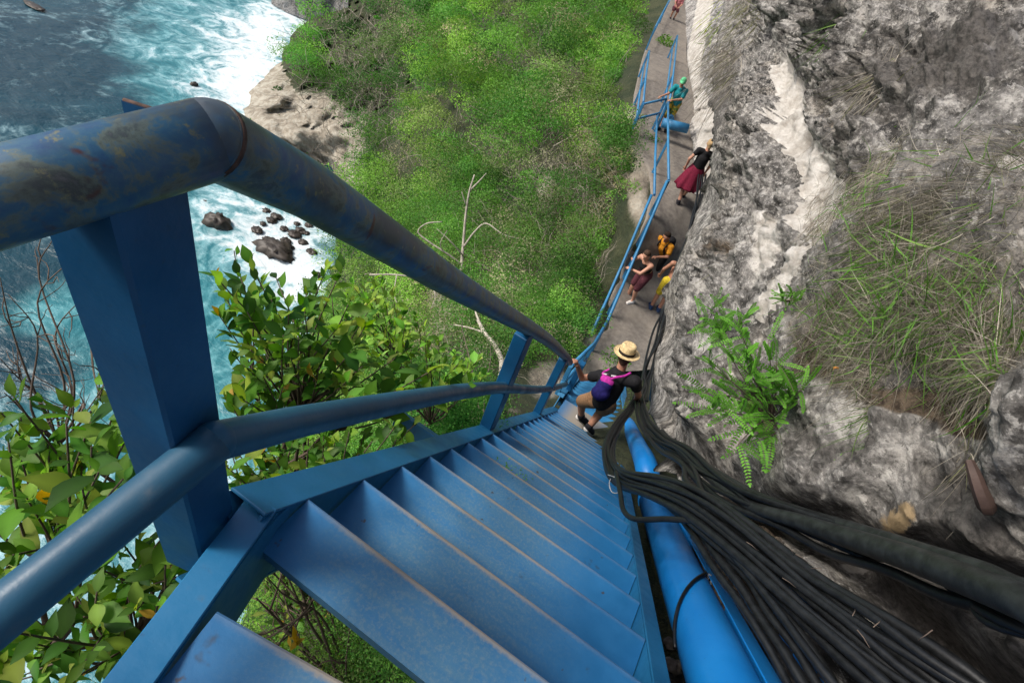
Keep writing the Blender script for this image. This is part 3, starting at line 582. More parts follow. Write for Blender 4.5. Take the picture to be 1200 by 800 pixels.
rail([EL+(-.06,0,.62),up(Lb,.92)+(-.06,0,0),railL[0]+(0,0,.92)],.03,fl,name='handrail'); rail([EL+(-.06,0,.25),up(Lb,.5)+(-.06,0,0)],.03,fl)
for k in (.02,.5,.98):
    b=EL*(1-k)+Lb*k+np.array([-.06,0,0]); h=.62*(1-k)+.92*k; MB().box(b+(0,0,h/2),((.03,0,0),(0,.03,0),(0,0,h/2)),.003).build('post',M['far_paint'],fl)
# ---- railings along the path
def railing(base,label,h=(.92,.48),r=.032,ext=.0,posts=None):
    t=empty('path_railing',tuple(base[0]),label,'railing',None)
    for hh in h: rail([up(p,hh)+(np.array([-ext,-ext*.3,0]) if hh<h[0] else 0) for p in base],r,t,name='rail')
    for i,p in enumerate(base):
        if posts is None or i in posts: MB().box(up(p,h[0]/2-.1),((.03,0,0),(0,.03,0),(0,0,h[0]/2+.1)),.003).build('post',M['far_paint'],t)
    return t
railing(railL[0:5],'long straight blue tube railing on the seaward edge beside the two gripping tourists',ext=.17)
railing([railL[4]+np.array([.02,.06,0]),railL[5],topW((783,120),-4.8)],'short blue railing rising beside the woman in the red skirt',ext=.14)
railing([topW((781,116),-4.76),topW((754,122),-4.78)],'blue railing section crossing in front of the man in the green cap')
railing([topW((754,120),-4.77),*L2[1:3]],'blue railing on the seaward side behind the man in the green cap')
rgt=[topW((785,118),-4.8),topW((789,88),-4.75),topW((794,42),-4.71)]
railing(rgt,'blue railing on the cliff side behind the green capped man')
railing([L2[3]+np.array([0,0,0]),L2[4],L2[5]],'farthest blue railing at the top of the path near the pink shirt')
# ---- large blue water pipe beside the stairs and its angle iron rail
XP,OFF=1.255,.05
def sp(x,y,off): return np.array([x,y,-SLP*y+off])
py=[-.7,.2,1.5,3.,4.4,4.75]
t_=empty('water_pipe',tuple(sp(XP,.8,-.05)),'thick bright blue water pipe running down beside the stair treads','pipe')
m_=MB(); m_.tube([sp(XP,y,OFF-.05) for y in (-.7,.5,1.5,3.1)],.112,36); m_.build('pipe_body',M['pipe_paint'],t_)
m_=MB(); m_.tube(cr([sp(XP,3.12,0),P(757,545,4.75),P(748,524,6.0),P(739,503,7.6),P(732,487,9.2)],4),.10,32); m_.build('pipe_body',M['pipe_paint'],t_)
m_=MB(); m_.tube([sp(XP,y,OFF-.05) for y in (3.04,3.16)],.119,32); m_.build('pipe_collar',M['pipe_paint'],t_)
m_=MB(); q=sp(XP+.06,1.62,OFF+.06); m_.box(q,((.025,0,0),SD*.02,SN*.008)); m_.tube([q,q+SN*.04],.007,8); m_.tube([q+(.02,0,0),q+SN*.03+(.02,0,0)],.007,8);m_.box(q+SN*.032,((.012,0,0),SD*.012,SN*.004)); m_.build('clamp_bolt',M['wire'],t_)
ai=MB(); a,b=sp(1.345,-.7,.155),sp(1.345,4.4,.155); ai.bar(a,b,(.075,0,0),SN*.006); ai.bar(a+SN*-.045+(.03,0,0),b+SN*-.045+(.03,0,0),(.006,0,0),SN*.09)
ai.bar(sp(1.345,4.4,.155),P(746,505,7.4),(.075,0,0),(0,.01,.008)); o=ai.build('angle_iron',M['pipe_paint']); tag(o,'long blue steel angle bar between the thick pipe and the black cables','steel bar')
o=MB().tube(cr([P(850,640,2.15),P(886,690,1.95),P(926,752,1.76),P(972,820,1.6),P(1010,900,1.45),P(1100,1080,1.25),P(1300,1500,.95)],5),.017,14).build('thin_pipe',M['pipe_paint']); tag(o,'thin blue pipe showing between black cables at lower right','pipe')
hp_=[]
for k_ in range(30):
    f_=k_/29; ang=rad(62+150*f_); hp_.append(sp(XP,1.62-.52*f_**.8,OFF-.05)+.121*(math.cos(ang)*np.array([1,0,0])+math.sin(ang)*SN))
o=MB().tube(hp_,.007,10).build('thin_hose',M['cable_skin']); tag(o,'thin black hose looped over the top of the thick blue pipe','hose')
# blue cross pipe on the path ahead
t_=empty('water_pipe',tuple(P(785,150,16)),'short blue pipe laid across the path above the woman in red','pipe')
a=P(776,144,16.2);b=P(806,151,16.2); MB().tube([a,b],.14,24).build('pipe_body',M['far_paint'],t_); a2=P(786,120,18.5);MB().tube([a2,P(786,140,16.6)],.10,20).build('pipe_elbow',M['far_paint'],t_)
# ---- cables
def cable_run(px,offs,r,label,group,jit=.006,seed=0,name='cable',mat='cable_skin'):
    rng=np.random.RandomState(seed); pts=np.array([P(*q) for q in px]); ex_=[pts[-1]+(pts[-1]-pts[-2])*k_+np.array([.15,0,.1])*k_ for k_ in (1,2.2,3.6,5.)] if px[-1][1]>720 else []; c=np.array(cr(list(pts)+ex_,6)); n=len(c)
    T=np.gradient(c,axis=0); T/=np.linalg.norm(T,axis=1)[:,None]; vw=c-CAM; vw/=np.linalg.norm(vw,axis=1)[:,None]
    A=np.cross(T,vw); A/=np.linalg.norm(A,axis=1)[:,None]; Bn=np.cross(A,T)
    s=np.minimum(np.linspace(0,1+4/len(px),n),1) if ex_ else np.linspace(0,1,n)
    for k,(oa,ob) in enumerate(offs):
        w1=sum(rng.uniform(-1,1)*np.sin(2*math.pi*f_*s+rng.uniform(0,6)) for f_ in(1,2,3,5))*jit; w2=sum(rng.uniform(-1,1)*np.sin(2*math.pi*f_*s+rng.uniform(0,6)) for f_ in(1,2,4))*jit
        sp_=np.interp(s,[0,.35,1] if len(spread)==3 else [0,.3,.5,1],spread)
        q=c+A*(oa*sp_+w1)[:,None]+Bn*(ob*sp_+w2)[:,None]
        rk=r*(1+.25*rng.uniform(-1,1)); o=MB().tube(list(q),rk,10).build(name,M[mat]); tag(o,label,'cable',group)
spread=[.5,.5,.85,1.3]
G1='black cables looping over the blue pipe'
A_=[(748,466,6.6),(738,480,6.2),(724,497,5.5),(714,522,4.5),(716,545,3.85),(730,560,3.3),(768,571,2.75),(812,592,2.32),(874,637,1.95),(952,704,1.62),(1028,762,1.4),(1110,822,1.24),(1200,890,1.12)]
offs=[(-.068,0),(-.04,.008),(-.013,0),(.014,.006),(.04,0),(.064,.008),(-.052,-.024),(-.022,-.024),(.006,-.026),(.034,-.024),(.056,-.024)]
cable_run(A_,offs,.0145,'black cable in the bundle looping over the blue pipe and fanning out at lower right',G1,.008,3)

A2=[(752,563,2.98),(790,592,2.6),(824,630,2.2),(862,678,1.9),(900,735,1.68),(942,800,1.5),(985,870,1.36)]
spread=[.6,1,1.3]
cable_run(A2,[(-.03,0),(0,.006),(.03,0),(.058,-.01)],.0145,'black cable in the bundle looping over the blue pipe and fanning out at lower right',G1,.004,13)
G2='black cables along the rock foot'
B1=[(748,458,7.0),(754,492,5.4),(772,514,4.4),(798,530,3.6),(824,556,2.95),(868,584,2.45),(930,610,2.12),(990,636,1.86),(1060,664,1.56),(1130,694,1.32),(1205,726,1.12)]
spread=[.9,1,.55]
cable_run(B1,[(-.05,0),(-.025,.01),(0,0),(.025,.01),(.05,0),(0,.03)],.014,'black cable lying along the foot of the grey rock',G2,.014,5)
B2=[(756,500,5.2),(782,520,4.2),(800,540,3.5),(806,560,3.0),(820,585,2.6),(868,620,2.15),(930,668,1.8),(1000,735,1.5),(1085,815,1.28),(1150,880,1.2)]
cable_run(B2,[(-.03,0),(0,.01),(.03,0)],.0135,'black cable lying along the foot of the grey rock',G2,.014,8)
B3=[(824,205,12.6),(815,252,11.7),(800,300,10.9),(785,350,9.7),(772,395,8.7),(760,440,7.7),(752,470,6.7)]
spread=[1,1,1]
cable_run(B3,[(-.07,0),(-.04,.02),(-.01,0),(.02,.02),(.05,0),(0,.05)],.016,'black cable running along the right edge of the path below the cliff','black cables beside the path',.03,9)
hs=[(776,505,4.6),(800,532,3.7),(835,562,2.9),(880,592,2.4),(940,612,2.05),(1000,632,1.75),(1070,655,1.45),(1135,680,1.22),(1200,706,1.05),(1280,745,.93)]
hx=[P(*q) for q in hs]; hx+=[hx[-1]+(hx[-1]-hx[-2])*k_+np.array([.05,0,.06])*k_ for k_ in (2,4,7,11)]
o=MB().tube(cr(hx,8),[.02+.016*min(1,max(0,(i-8)/34)) for i in range(105)],20).build('thick_hose',M['rubber']); tag(o,'fattest black hose, leaving the bundle to the right edge across the rock','hose')
hs2=[(790,520,4.2),(830,548,3.1),(885,580,2.5),(950,604,2.12),(1010,622,1.8),(1080,645,1.5),(1150,668,1.28),(1230,700,1.1)]
hx=[P(*q) for q in hs2]; hx+=[hx[-1]+(hx[-1]-hx[-2])*k_+np.array([.05,0,.06])*k_ for k_ in (2,4,7,10)]
o=MB().tube(cr(hx,8),.024,16).build('hose',M['rubber']); tag(o,'slimmer black hose resting along the upper side of the fattest hose','hose')
lc=[(722,553,3.3),(727,578,2.95),(731,598,2.75),(745,608,2.6),(785,608,2.38),(820,614,2.2),(850,640,2.0),(900,700,1.7),(960,780,1.45),(1020,850,1.3)]
lx=[P(*q) for q in lc]; lx+=[lx[-1]+(lx[-1]-lx[-2])*k_ for k_ in (1,2.5,4.5)]
o=MB().tube(cr(lx,8),.0135,12).build('cable',M['cable_skin']); tag(o,'single black cable crossing the stringer and blue pipe below the bundle','cable')
wt=[(718,556,3.5),(714,566,3.4),(717,576,3.35),(724,577,3.3),(728,570,3.3),(722,560,3.35),(712,556,3.5)]
o=MB().tube(cr([P(*q) for q in wt],6),.0035,6).build('tie_wire',M['wire']); tag(o,'loop of thin grey tie wire hanging from the cable bundle over the treads','wire')
# straw and grit caught on the cables
rs9=np.random.RandomState(5)
for i in range(9):
    u=rs9.uniform(870,1080); v=600+(u-830)*.62+rs9.uniform(-25,30); t=1.2+(1080-u)*.0030; a=P(u,v,t*.985); d=rs9.normal(size=3); d/=np.linalg.norm(d); q=[a,a+d*.02+(0,0,.003),a+d*.045]; o=MB().tube(q,.0012,5).build('dry_stalk',M['twig']); tag(o,'short dry straw caught on the black cables at lower right','straw','dry stalks on the cables')
# debris
rng=np.random.RandomState(4)
for i,(u,v) in enumerate([(768,640),(772,655),(778,700),(783,730),(775,680),(790,780),(764,622),(786,755)]):
    x=PL(u,v,(0,SLP,1),-.38); boulder('stone',tuple(x),.025+.02*rng.rand(),60+i,M['stone'],(1,.8,.7),10,'small loose stone in the dark gap between stairs and blue pipe','stone','loose stones in the gap')
q_=cr([P(1136,540,1.33),P(1142,556,1.31),P(1149,576,1.30),P(1155,590,1.30),P(1158,600,1.31)],5); o=MB().tube(q_,list(np.interp(np.linspace(0,1,len(q_)),[0,.3,.75,.93,1],[.010,.015,.020,.018,.011])),6,True,False).build('brown_shard',M['shard']); tag(o,'smooth reddish brown shard lying on grey rock below the grass','shard')
# ================================================================ VEGETATION
RG=np.random.RandomState(11)
def unit(a): return a/(np.linalg.norm(a,axis=-1,keepdims=True)+1e-9)
def leafquads(C,size,col,asp=.42,upb=.5,rs=RG,dirs=None,nrm=None):
    """folded rhombic leaves: C centres (n,3), size (n,), col (n,3)"""
    n=len(C); d=unit(rs.normal(size=(n,3))+np.array([0,0,.15])) if dirs is None else dirs
    nn=unit(rs.normal(size=(n,3))+np.array([0,0,upb*2])); nn=nn if nrm is None else unit(nrm+rs.normal(size=(n,3))*.24); s=unit(np.cross(d,nn)); nn=np.cross(s,d)
    L=size[:,None]
    v=np.stack([C-d*L*.5,C+s*L*asp*.5+nn*L*.04,C+d*L*.5,C-s*L*asp*.5+nn*L*.04],1).reshape(-1,3)
    q=np.arange(4*n).reshape(n,4); return v,q,np.repeat(col,4,0)
# ---- scrub on the hillside: countless small bushes, one mass
DRY=[(440,90,30,90,.7),(480,140,40,60,.4),(590,60,40,30,.35),(660,110,40,40,.45),(600,200,40,50,.45),(680,260,40,50,.5),(390,90,30,50,.5),(700,200,45,70,1.),(640,230,40,50,.6),(545,300,60,50,.55),(560,400,90,60,.6),(440,130,30,60,.35),(700,330,30,50,.3),(590,160,40,30,.25),(380,200,40,40,.5),(450,260,50,40,.3),(760,100,14,60,.3),(620,330,50,40,.3),(740,230,14,60,.5),(480,420,60,50,.5)]
def dryness(U,V): return sum(w*np.exp(-((U-x)/rx)**2-((V-y)/ry)**2) for x,y,rx,ry,w in DRY)
def bareness(U,V): return blobs(U,V,bareL)+inpoly(U,V,BPOLY)*.85
clV=[];clQ=[];clC=[];nv=0
pathL=lerp([-60,5,32,60,90,122,150,212,250,290,334,376,430],[780,765,750,742,735,728,728,740,737,721,705,689,671])
n=4300
v=RG.uniform(-170,560,n); v[:500]=RG.uniform(540,860,500); s=RG.uniform(.012,.985,n); s=np.where(v<110,.045+s*.95,s); u=uLf(v)+(uRf(v)-uLf(v))*s
v[500:900]=RG.uniform(-30,400,400); u[500:900]=pathL(v[500:900])-RG.uniform(9,50,400)
u=np.where(v>405,np.minimum(u,uLf(v)+s*(760-uLf(v))),u)
T=hT(u,v); gapn=fbm(PV(u,v,T)/(T[:,None]*.075)+3,3); keep=(RG.rand(n)>np.clip(bareness(u,v)*1.05-.02,0,.95))&(gapn>-.5-.3*RG.rand(n)+.3*np.clip(dryness(u,v),0,1))
keep&=(u<pathL(v)-2)|(v<-60)|(v>440)
keep&=~((v>440)&(u>560))&~((v>560)&(u>540))
keep&=~((u>pathL(v)-9)&(v>45)&(v<185)); u=u[keep];v=v[keep];T=hT(u,v); base=PV(u,v,T); n=len(u)
R=.050*T**.88*RG.uniform(.4,1.75,n)**1.5
hh=R*RG.uniform(.3,1.6,n)+.16*T**.9*np.clip(fbm(base/(T[:,None]*.085),2)*1.9-.1,-.15,1.1)
nearp=np.clip((pathL(v)-u)/70,.25,1); nearp=np.where(v<430,nearp,1); hh=hh*nearp; R=R*(.45+.55*nearp)
tn=fbm(base/ (T[:,None]*.09),3); tn2=RG.normal(size=n)
cols=np.array([(.14,.315,.055),(.09,.24,.045),(.205,.39,.07),(.19,.28,.085),(.31,.30,.18),(.235,.36,.10)])
dr=dryness(u,v)
pick=np.clip(((tn*1.3+tn2*.55)+1.4)/2.8*3,0,2.999).astype(int)
c0=cols[pick]; md_=RG.rand(n)<np.clip(dr*.5,0,.55); c0[md_]=cols[4]; m2=(RG.rand(n)<.12)&~md_; c0[m2]=cols[3]
c0=c0*RG.uniform(.42,1.5,n)[:,None]*(1+.42*fbm(base/(T[:,None]*.16)+9,2))[:,None]; c0[:,0]*=(1+.25*fbm(base/(T[:,None]*.35)+19,2))
# bushier, darker rows of larger shrubs high on the slope
for i in range(n):
    k=int(RG.uniform(235,330)*min(2.8,max(.4,(R[i]/(.045*T[i]**.88))**1.7))*(1.0 if not md_[i] else .55)); t=T[i]
    d=unit(RG.normal(size=(k,3))); d[:,2]=np.abs(d[:,2])*.9-.15; rr=R[i]*(RG.rand(k,1)**.3)
    # lobes
    ax_=unit(RG.normal(size=(6,3))+np.array([0,0,.4])); near_=np.max(d@ax_.T,axis=1)[:,None]; lob=.62+.5*np.clip((near_-.55)/.45,0,1)**.7; dn2=unit(d+ax_[np.argmax(d@ax_.T,axis=1)]*-.5)
    c=base[i]+np.array([0,0,hh[i]])+d*rr*lob*np.array([1,1,.85])
    sz=.0036*t*RG.uniform(.6,1.3,k)*(1+.6*np.exp(-t/9))
    cc=c0[i]*(RG.uniform(.88,1.16,(k,1)))
    a,b,c3=leafquads(c,sz,cc,.5,.45,nrm=d+np.array([0,0,.1])); clV.append(a);clC.append(c3)
# fine filling leaves hugging the ground, dimmed to paint shade between bushes
nf=45000; v=RG.uniform(-60,620,nf);s=RG.uniform(0.01,.985,nf);u=uLf(v)+(np.minimum(uRf(v),770)-uLf(v))*s
kp=(RG.rand(nf)>np.clip(bareness(u,v)*1.1,0,.97))&((u<pathL(v)+4)|(v>440)); u=u[kp];v=v[kp]; T=hT(u,v); c=PV(u,v,T*(1-.012*RG.rand(len(u))))
g=cols[np.where(RG.rand(len(u))<.12+.35*dryness(u,v),4,np.where(RG.rand(len(u))<.5,0,5))]*RG.uniform(.35,.8,(len(u),1))
a,b,c3=leafquads(c,.005*T*RG.uniform(.6,1.4,len(u)),g,.4,.6); clV.append(a);clC.append(c3)
Vv=np.concatenate(clV); me=fastmesh('hillside_scrub',Vv,np.arange(len(Vv)).reshape(-1,4),None,np.concatenate(clC))
tag(link('hillside_scrub',me,M['scrub_leaf']),'dense green scrub of small leaved bushes covering the steep slope','scrub',None,'stuff')
print('scrub quads',len(Vv)//4)
# ---- dry twigs tangled in the scrub
def tubes_np(paths,radii,sides=3):
    V=[];Q=[];b=0
    for p,r in zip(paths,radii):
        p=np.asarray(p); n=len(p); T=np.gradient(p,axis=0);T=unit(T); N=unit(np.cross(T,np.array([.3,.5,.81]))); B=np.cross(T,N); rr=np.asarray(r)[:,None]*np.ones((n,1))
        ring=np.stack([p+rr*(math.cos(a)*N+math.sin(a)*B) for a in np.arange(sides)*2*math.pi/sides],1); V.append(ring.reshape(-1,3))
        i=np.arange((n-1)*sides).reshape(n-1,sides)+b; j=np.roll(i,-1,1); Q.append(np.stack([i,j,j+sides,i+sides],-1).reshape(-1,4)); b+=n*sides
    return np.concatenate(V),np.concatenate(Q)
def twig(p,d,L,n=6,w=.25,rs=RG):
    pts=[np.array(p)];d=np.array(d)
    for _ in range(n-1): d=unit(d+rs.normal(size=3)*w); pts.append(pts[-1]+d*L/(n-1))
    return np.array(pts)
ps=[];rs_=[]
for _ in range(2600):
    x,y,rx,ry,w=DRY[RG.choice(len(DRY),p=np.array([q[4] for q in DRY])/sum(q[4] for q in DRY))]
    u=x+RG.normal()*rx*.75;v=y+RG.normal()*ry*.75
    if u>pathL(v)-3 or u<uLf(v)+5 or v>470: continue
    t=float(hT(u,v)); p=PV(u,v,t)+np.array([0,0,.022*t*RG.rand()]); L=t*RG.uniform(.03,.10); d=unit(RG.normal(size=3)*.7+np.array([-.2,-.2,.8])); q=twig(p,d,L,6,.35); ps.append(q); r0=t*.00055*RG.uniform(.6,1.5); rs_.append(np.linspace(r0,r0*.35,6))
a,b=tubes_np(ps,rs_,3); me=fastmesh('dry_twigs',a,b); tag(link('dry_twigs',me,M['dry_twig'],None,True),'tangle of thin bare grey twigs among the green scrub','twigs',None,'stuff')
# ---- individual dead branches
def deadwood(name,lines,label,mat='dead_wood'):
    lines=[(a,b*.8,c*.8) for a,b,c in lines]
    """lines: list of ([(u,v,t),...], r0, r1)"""
    V=MB(); cat='dead tree' if name=='dead_tree' else 'branch'
    for px,r0,r1 in lines:
        c=cr([P(*q) for q in px],5); V.tube(c,list(np.linspace(r0,r1,len(c))),7)
    o=V.build(name,M[mat]); tag(o,label,cat); return o
k=17.6
deadwood('dead_tree',[([(540,320,k),(543,285,k),(546,250,k-.3),(550,225,k-.5),(556,205,k-.6)],.07,.03),([(552,222,k-.5),(562,212,k-.7),(570,203,k-.8)],.04,.015),([(546,240,k-.4),(541,225,k-.6)],.03,.015),
 ([(543,290,k),(556,272,k-.4),(570,262,k-.6),(590,275,k-.7),(615,281,k-.7)],.045,.02),([(541,310,k),(525,298,k-.3),(505,285,k-.5),(490,272,k-.6),(500,262,k-.7),(518,260,k-.8)],.045,.02),([(543,300,k),(530,285,k-.4),(512,268,k-.6)],.035,.015),([(520,296,k-.3),(516,285,k-.6),(524,270,k-.8)],.03,.012)],'pale bare dead tree with forked white branches standing in the scrub')
k=12.
deadwood('dead_tree',[([(583,470,8.6),(585,450,8.8),(588,425,9.1),(580,405,9.4),(568,390,9.8),(560,375,10.2)],.07,.04),([(588,425,9.1),(600,412,9.5),(612,405,9.8)],.03,.012),([(568,390,9.8),(550,384,10.1),(530,380,10.5)],.03,.012),([(562,378,10.1),(557,362,10.5),(562,345,10.8)],.03,.012)],'thick twisted grey trunk rising just behind the rail posts')
k=13.8
deadwood('dead_branch',[([(433,322,k),(465,322,k),(500,328,k),(530,338,k)],.035,.02),([(500,328,k),(510,345,k-.3),(505,362,k-.4)],.02,.01),([(465,322,k),(462,345,k-.3),(470,365,k-.5)],.02,.01)],'thin pale dead branch lying level below the handrail')
deadwood('dead_branch',[([(625,355,12.9),(645,350,12.9),(660,345,12.9),(672,348,12.9)],.025,.012),([(660,345,12.9),(668,336,12.8)],.015,.008)],'short white branch above the upper end of the handrail')
deadwood('dead_branch',[([(648,172,24),(670,160,24),(690,150,24),(700,142,24)],.05,.03)],'bleached branch on the slope just below the long curved branch')
deadwood('dead_branch',[([(645,120,27),(664,112,27),(690,118,26.5),(720,145,26)],.04,.02)],'long curved bleached branch on the upper slope left of the path')
deadwood('dead_branch',[([(700,25,36),(720,38,35),(748,50,34)],.06,.03)],'highest bleached branch near the far end of the path')
# ---- broad leaved shrubs close to the stairs
def obovate(nseg=5):
    xs=np.linspace(0,1,nseg+1); w=np.array([.03,.16,.25,.24,.13,.005]) if nseg==5 else np.sin(xs*3.1)*.3
    return xs,w
def leaves_mesh(C,D_,Nn,L,col,name='foliage',fold=.25,curl=.26,wide=1.):
    """C base points, D_ directions, Nn up normals, L lengths, all arrays"""
    xs,w=obovate(); n=len(C); D_=unit(D_); S=unit(np.cross(D_,Nn)); Nn=np.cross(S,D_)
    rows=[]
    cu=curl*RG.uniform(.2,1.8,n)[:,None]; fo=fold*RG.uniform(.3,1.6,n)[:,None]; L=L[:,None]; wd_=wide*RG.uniform(.85,1.2,n)[:,None]
    for x,ww in zip(xs,w):
        mid=C+D_*L*x-Nn*L*cu*x*x; wv=.03*np.sin(x*9+RG.uniform(0,6,n))[:,None]*L
        rows+= [mid-S*L*ww*wd_+Nn*(L*ww*fo+wv),mid,mid+S*L*ww*wd_+Nn*(L*ww*fo-wv)]
    V=np.stack(rows,1).reshape(-1,3); m=len(xs)*3; q=[]
    for i in range(len(xs)-1):
        b=i*3; q+=[(b,b+1,b+4,b+3),(b+1,b+2,b+5,b+4)]
    Q=(np.arange(n)[:,None,None]*m+np.array(q)[None]).reshape(-1,4)
    cc=np.repeat(col[:,None,:],m,1).copy(); cc[:,1::3]*=1.25; cc*=1
    return fastmesh(name,V,Q,None,cc.reshape(-1,3))
def shrub(root,tips,lfun,label,seed,leafL=(.06,.10),nl=(6,10),group=None,anchor=None,cols=((.07,.18,.022),(.12,.26,.028),(.22,.36,.05),(.035,.10,.015))):
    rs=np.random.RandomState(seed); root=np.array(root,float)
    t=empty('leafy_shrub',tuple(root),label,'shrub',group); wood=MB(); Cs=[];Ds=[];Ns=[];Ls=[];cs=[]
    hubs=[]
    for k_ in range(max(3,len(tips)//7)):
        q=tips[rs.randint(len(tips))]; hubs.append(root*.5+np.array(q)*.5+rs.normal(size=3)*.06)
    if anchor is not False: ga=hillP(*(anchor or (345,740)))+np.array([0,0,-.1]); wood.tube(cr([ga,(ga+root)/2+np.array([-.1,.05,-.25]),root],8),list(np.linspace(.032,.014,17)),7)
    for h in hubs: c=cr([root,(root+h)/2+rs.normal(size=3)*.06,h],5); wood.tube(c,list(np.linspace(.014,.007,len(c))),6)
    for tip in tips:
        tip=np.array(tip); h=min(hubs,key=lambda z:np.linalg.norm(z-tip)); c=cr([h,(h+tip)/2+rs.normal(size=3)*.04-np.array([0,0,.02]),tip],5); wood.tube(c,list(np.linspace(.006,.0022,len(c))),5)
        ax=unit(c[-1]-c[-4]); k_=rs.randint(nl[0]+1,nl[1]+3)
        for j in range(k_):
            f=(j/k_)**1.6; pos=c[-1]-(c[-1]-c[-6])*f*1.0+rs.normal(size=3)*.003
            dr_=unit(rs.normal(size=3)*.75+ax*.9+np.array([0,0,.25])); Cs.append(pos);Ds.append(dr_); Ns.append(unit(np.array([0,0,1.])+rs.normal(size=3)*.45+np.array([-.2,-.1,0])))
            Ls.append(rs.uniform(leafL[0]*.62,leafL[1])*(1-.35*(j<2))); cb=np.array(cols[rs.choice(len(cols),p=(.35,.32,.18,.15))])*rs.uniform(.65,1.3)*np.array([rs.uniform(.8,1.3),1,rs.uniform(.8,1.3)])
            if rs.rand()<.012: cb=np.array((.35,.22,.03))
            elif rs.rand()<.05: cb=np.array((.2,.26,.05))
            cs.append(cb)
    wood.build('stem',M['bark'],t)
    me=leaves_mesh(np.array(Cs),np.array(Ds),np.array(Ns),np.array(Ls),np.array(cs)); link('foliage',me,M['shrub_leaf'],t,True)
    return t
def tipcloud(poly,n,tr,seed,tgrad=None):
    rs=np.random.RandomState(seed); xs=[p[0] for p in poly];ys=[p[1] for p in poly]; o=[]; tries=0
    while len(o)<n and tries<20000:
        tries+=1; u=rs.uniform(min(xs),max(xs));v=rs.uniform(min(ys),max(ys))
        if not inpoly(u,v,poly): continue
        if any((u-a)**2+(v-b)**2<(.5*math.sqrt((max(xs)-min(xs))*(max(ys)-min(ys))/n))**2 for a,b,_ in o): continue
        o.append((u,v,rs.uniform(*tr)+(tgrad(u,v) if tgrad else 0)))
    return [P(*q) for q in o]
shrub(P(330,600,2.9),tipcloud([(246,335),(262,300),(290,282),(310,310),(350,320),(385,300),(425,335),(470,385),(560,455),(500,462),(420,470),(340,490),(262,470),(262,400),(290,380),(250,372)],74,(1.9,2.5),21),None,'broad leaved green shrub seen between the handrail and the middle rail',21,(.07,.11))
shrub(P(360,700,3.0),tipcloud([(255,500),(330,505),(420,500),(500,495),(440,540),(350,560),(290,600),(262,570)],38,(1.9,2.5),22),None,'low leafy green bush pressed between the middle rail and the stringer',22,(.06,.095))
shrub(P(60,760,2.4),tipcloud([(0,470),(40,452),(95,462),(130,470),(150,520),(185,560),(190,600),(120,580),(60,640),(0,690)],29,(1.15,1.7),23),None,'big leaved green shrub at the left edge above the middle rail',23,(.07,.115))
shrub(P(190,860,2.2),tipcloud([(60,690),(120,620),(190,600),(240,560),(250,640),(215,700),(150,760),(90,810),(0,810),(0,745)],35,(1.15,1.75),24),None,'leafy green shrub at the lower left under the middle rail',24,(.06,.1))
shrub(P(480,520,4.4),tipcloud([(400,335),(440,320),(490,370),(560,420),(575,440),(500,455),(450,430),(410,390)],46,(3.0,3.9),29),None,'lighter fine leaved shrub behind the middle rail right of the broad leaved one',29,(.07,.10),(8,12),None,(480,500),((.16,.33,.04),(.22,.42,.05),(.29,.45,.08),(.09,.2,.03)))
shrub(P(330,640,1.9),[P(332,560,1.45),P(330,572,1.42)],None,'small leafy sprig reaching over the bend of the stringer',25,(.07,.1),(2,4),None,(400,560))
shrub(P(420,900,3.2),tipcloud([(290,650),(330,650),(400,710),(440,760),(500,800),(420,830),(360,800),(310,760)],26,(2.4,3.0),26),None,'shaded green undergrowth seen through the gap below the top treads',26,(.06,.09),(4,8))
shrub(P(120,330,2.9),[P(118,470,2.2),P(132,455,2.3),P(100,500,2.2)],None,'few leaves on a thin stem in front of the sea at far left',27,(.07,.1),(3,6))
# ---- bare dry bush by the sea, left
def bare_bush(name,root,tips,label,seed,r=.006,mat='twig',anchor=None):
    rs=np.random.RandomState(seed); w=MB(); root=np.array(root); ga=hillP(*(anchor or (335,700)))+np.array([0,0,-.1]); w.tube(cr([ga,(ga+root)/2+np.array([-.1,.05,-.25]),root],8),list(np.linspace(r*2.6,r*1.2,17)),7)
    for tp in tips:
        tp=np.array(tp); c=cr([root,root*.6+tp*.4+rs.normal(size=3)*.05,root*.25+tp*.75+rs.normal(size=3)*.05,tp],5); w.tube(c,list(np.linspace(r,r*.25,len(c))),5)
        for _ in range(5):
            i=rs.randint(4,len(c)-2); d=unit(c[i+1]-c[i]+rs.normal(size=3)*.06); q=twig(c[i],d,np.linalg.norm(tp-root)*rs.uniform(.12,.3),6,.3,rs); w.tube(list(q),list(np.linspace(r*.45,r*.15,6)),4)
    tag(w.build(name,M[mat]),label,'bush'); 
bare_bush('dry_bush',P(70,520,2.6),[P(*q) for q in [(0,325,2.2),(10,345,2.3),(62,280,2.3),(88,300,2.3),(118,410,2.2),(20,400,2.4),(0,420,2.3),(95,350,2.4),(40,440,2.1),(130,440,2.2),(5,460,2.2)]],'bare brown twiggy bush rising over the sea left of the post',31,.007)
bare_bush('dry_bush',P(470,900,3.),[P(*q) for q in [(300,650,2.6),(330,690,2.5),(350,640,2.9),(400,700,2.5),(440,720,2.6),(480,770,2.6),(420,660,2.9),(320,720,2.6),(380,640,3.0),(460,700,2.9),(500,790,2.8),(350,760,2.3),(390,780,2.3),(330,660,2.2),(360,690,2.2),(410,730,2.2),(450,760,2.3),(345,700,2.1),(300,700,2.2),(430,690,2.6),(370,650,2.4)]],'tangle of brown bare twigs visible below the top treads',32,.012,'bark',(470,820))
bare_bush('dry_bush',P(560,540,4.5),[P(*q) for q in [(500,440,5),(520,470,4.6),(545,430,5.5),(560,445,5.2),(600,430,6),(480,500,4.2),(520,500,4.4),(540,380,7),(575,400,7)]],'slim brown bare stems behind the middle rail above the stringer',33,.012,'twig',(560,540))
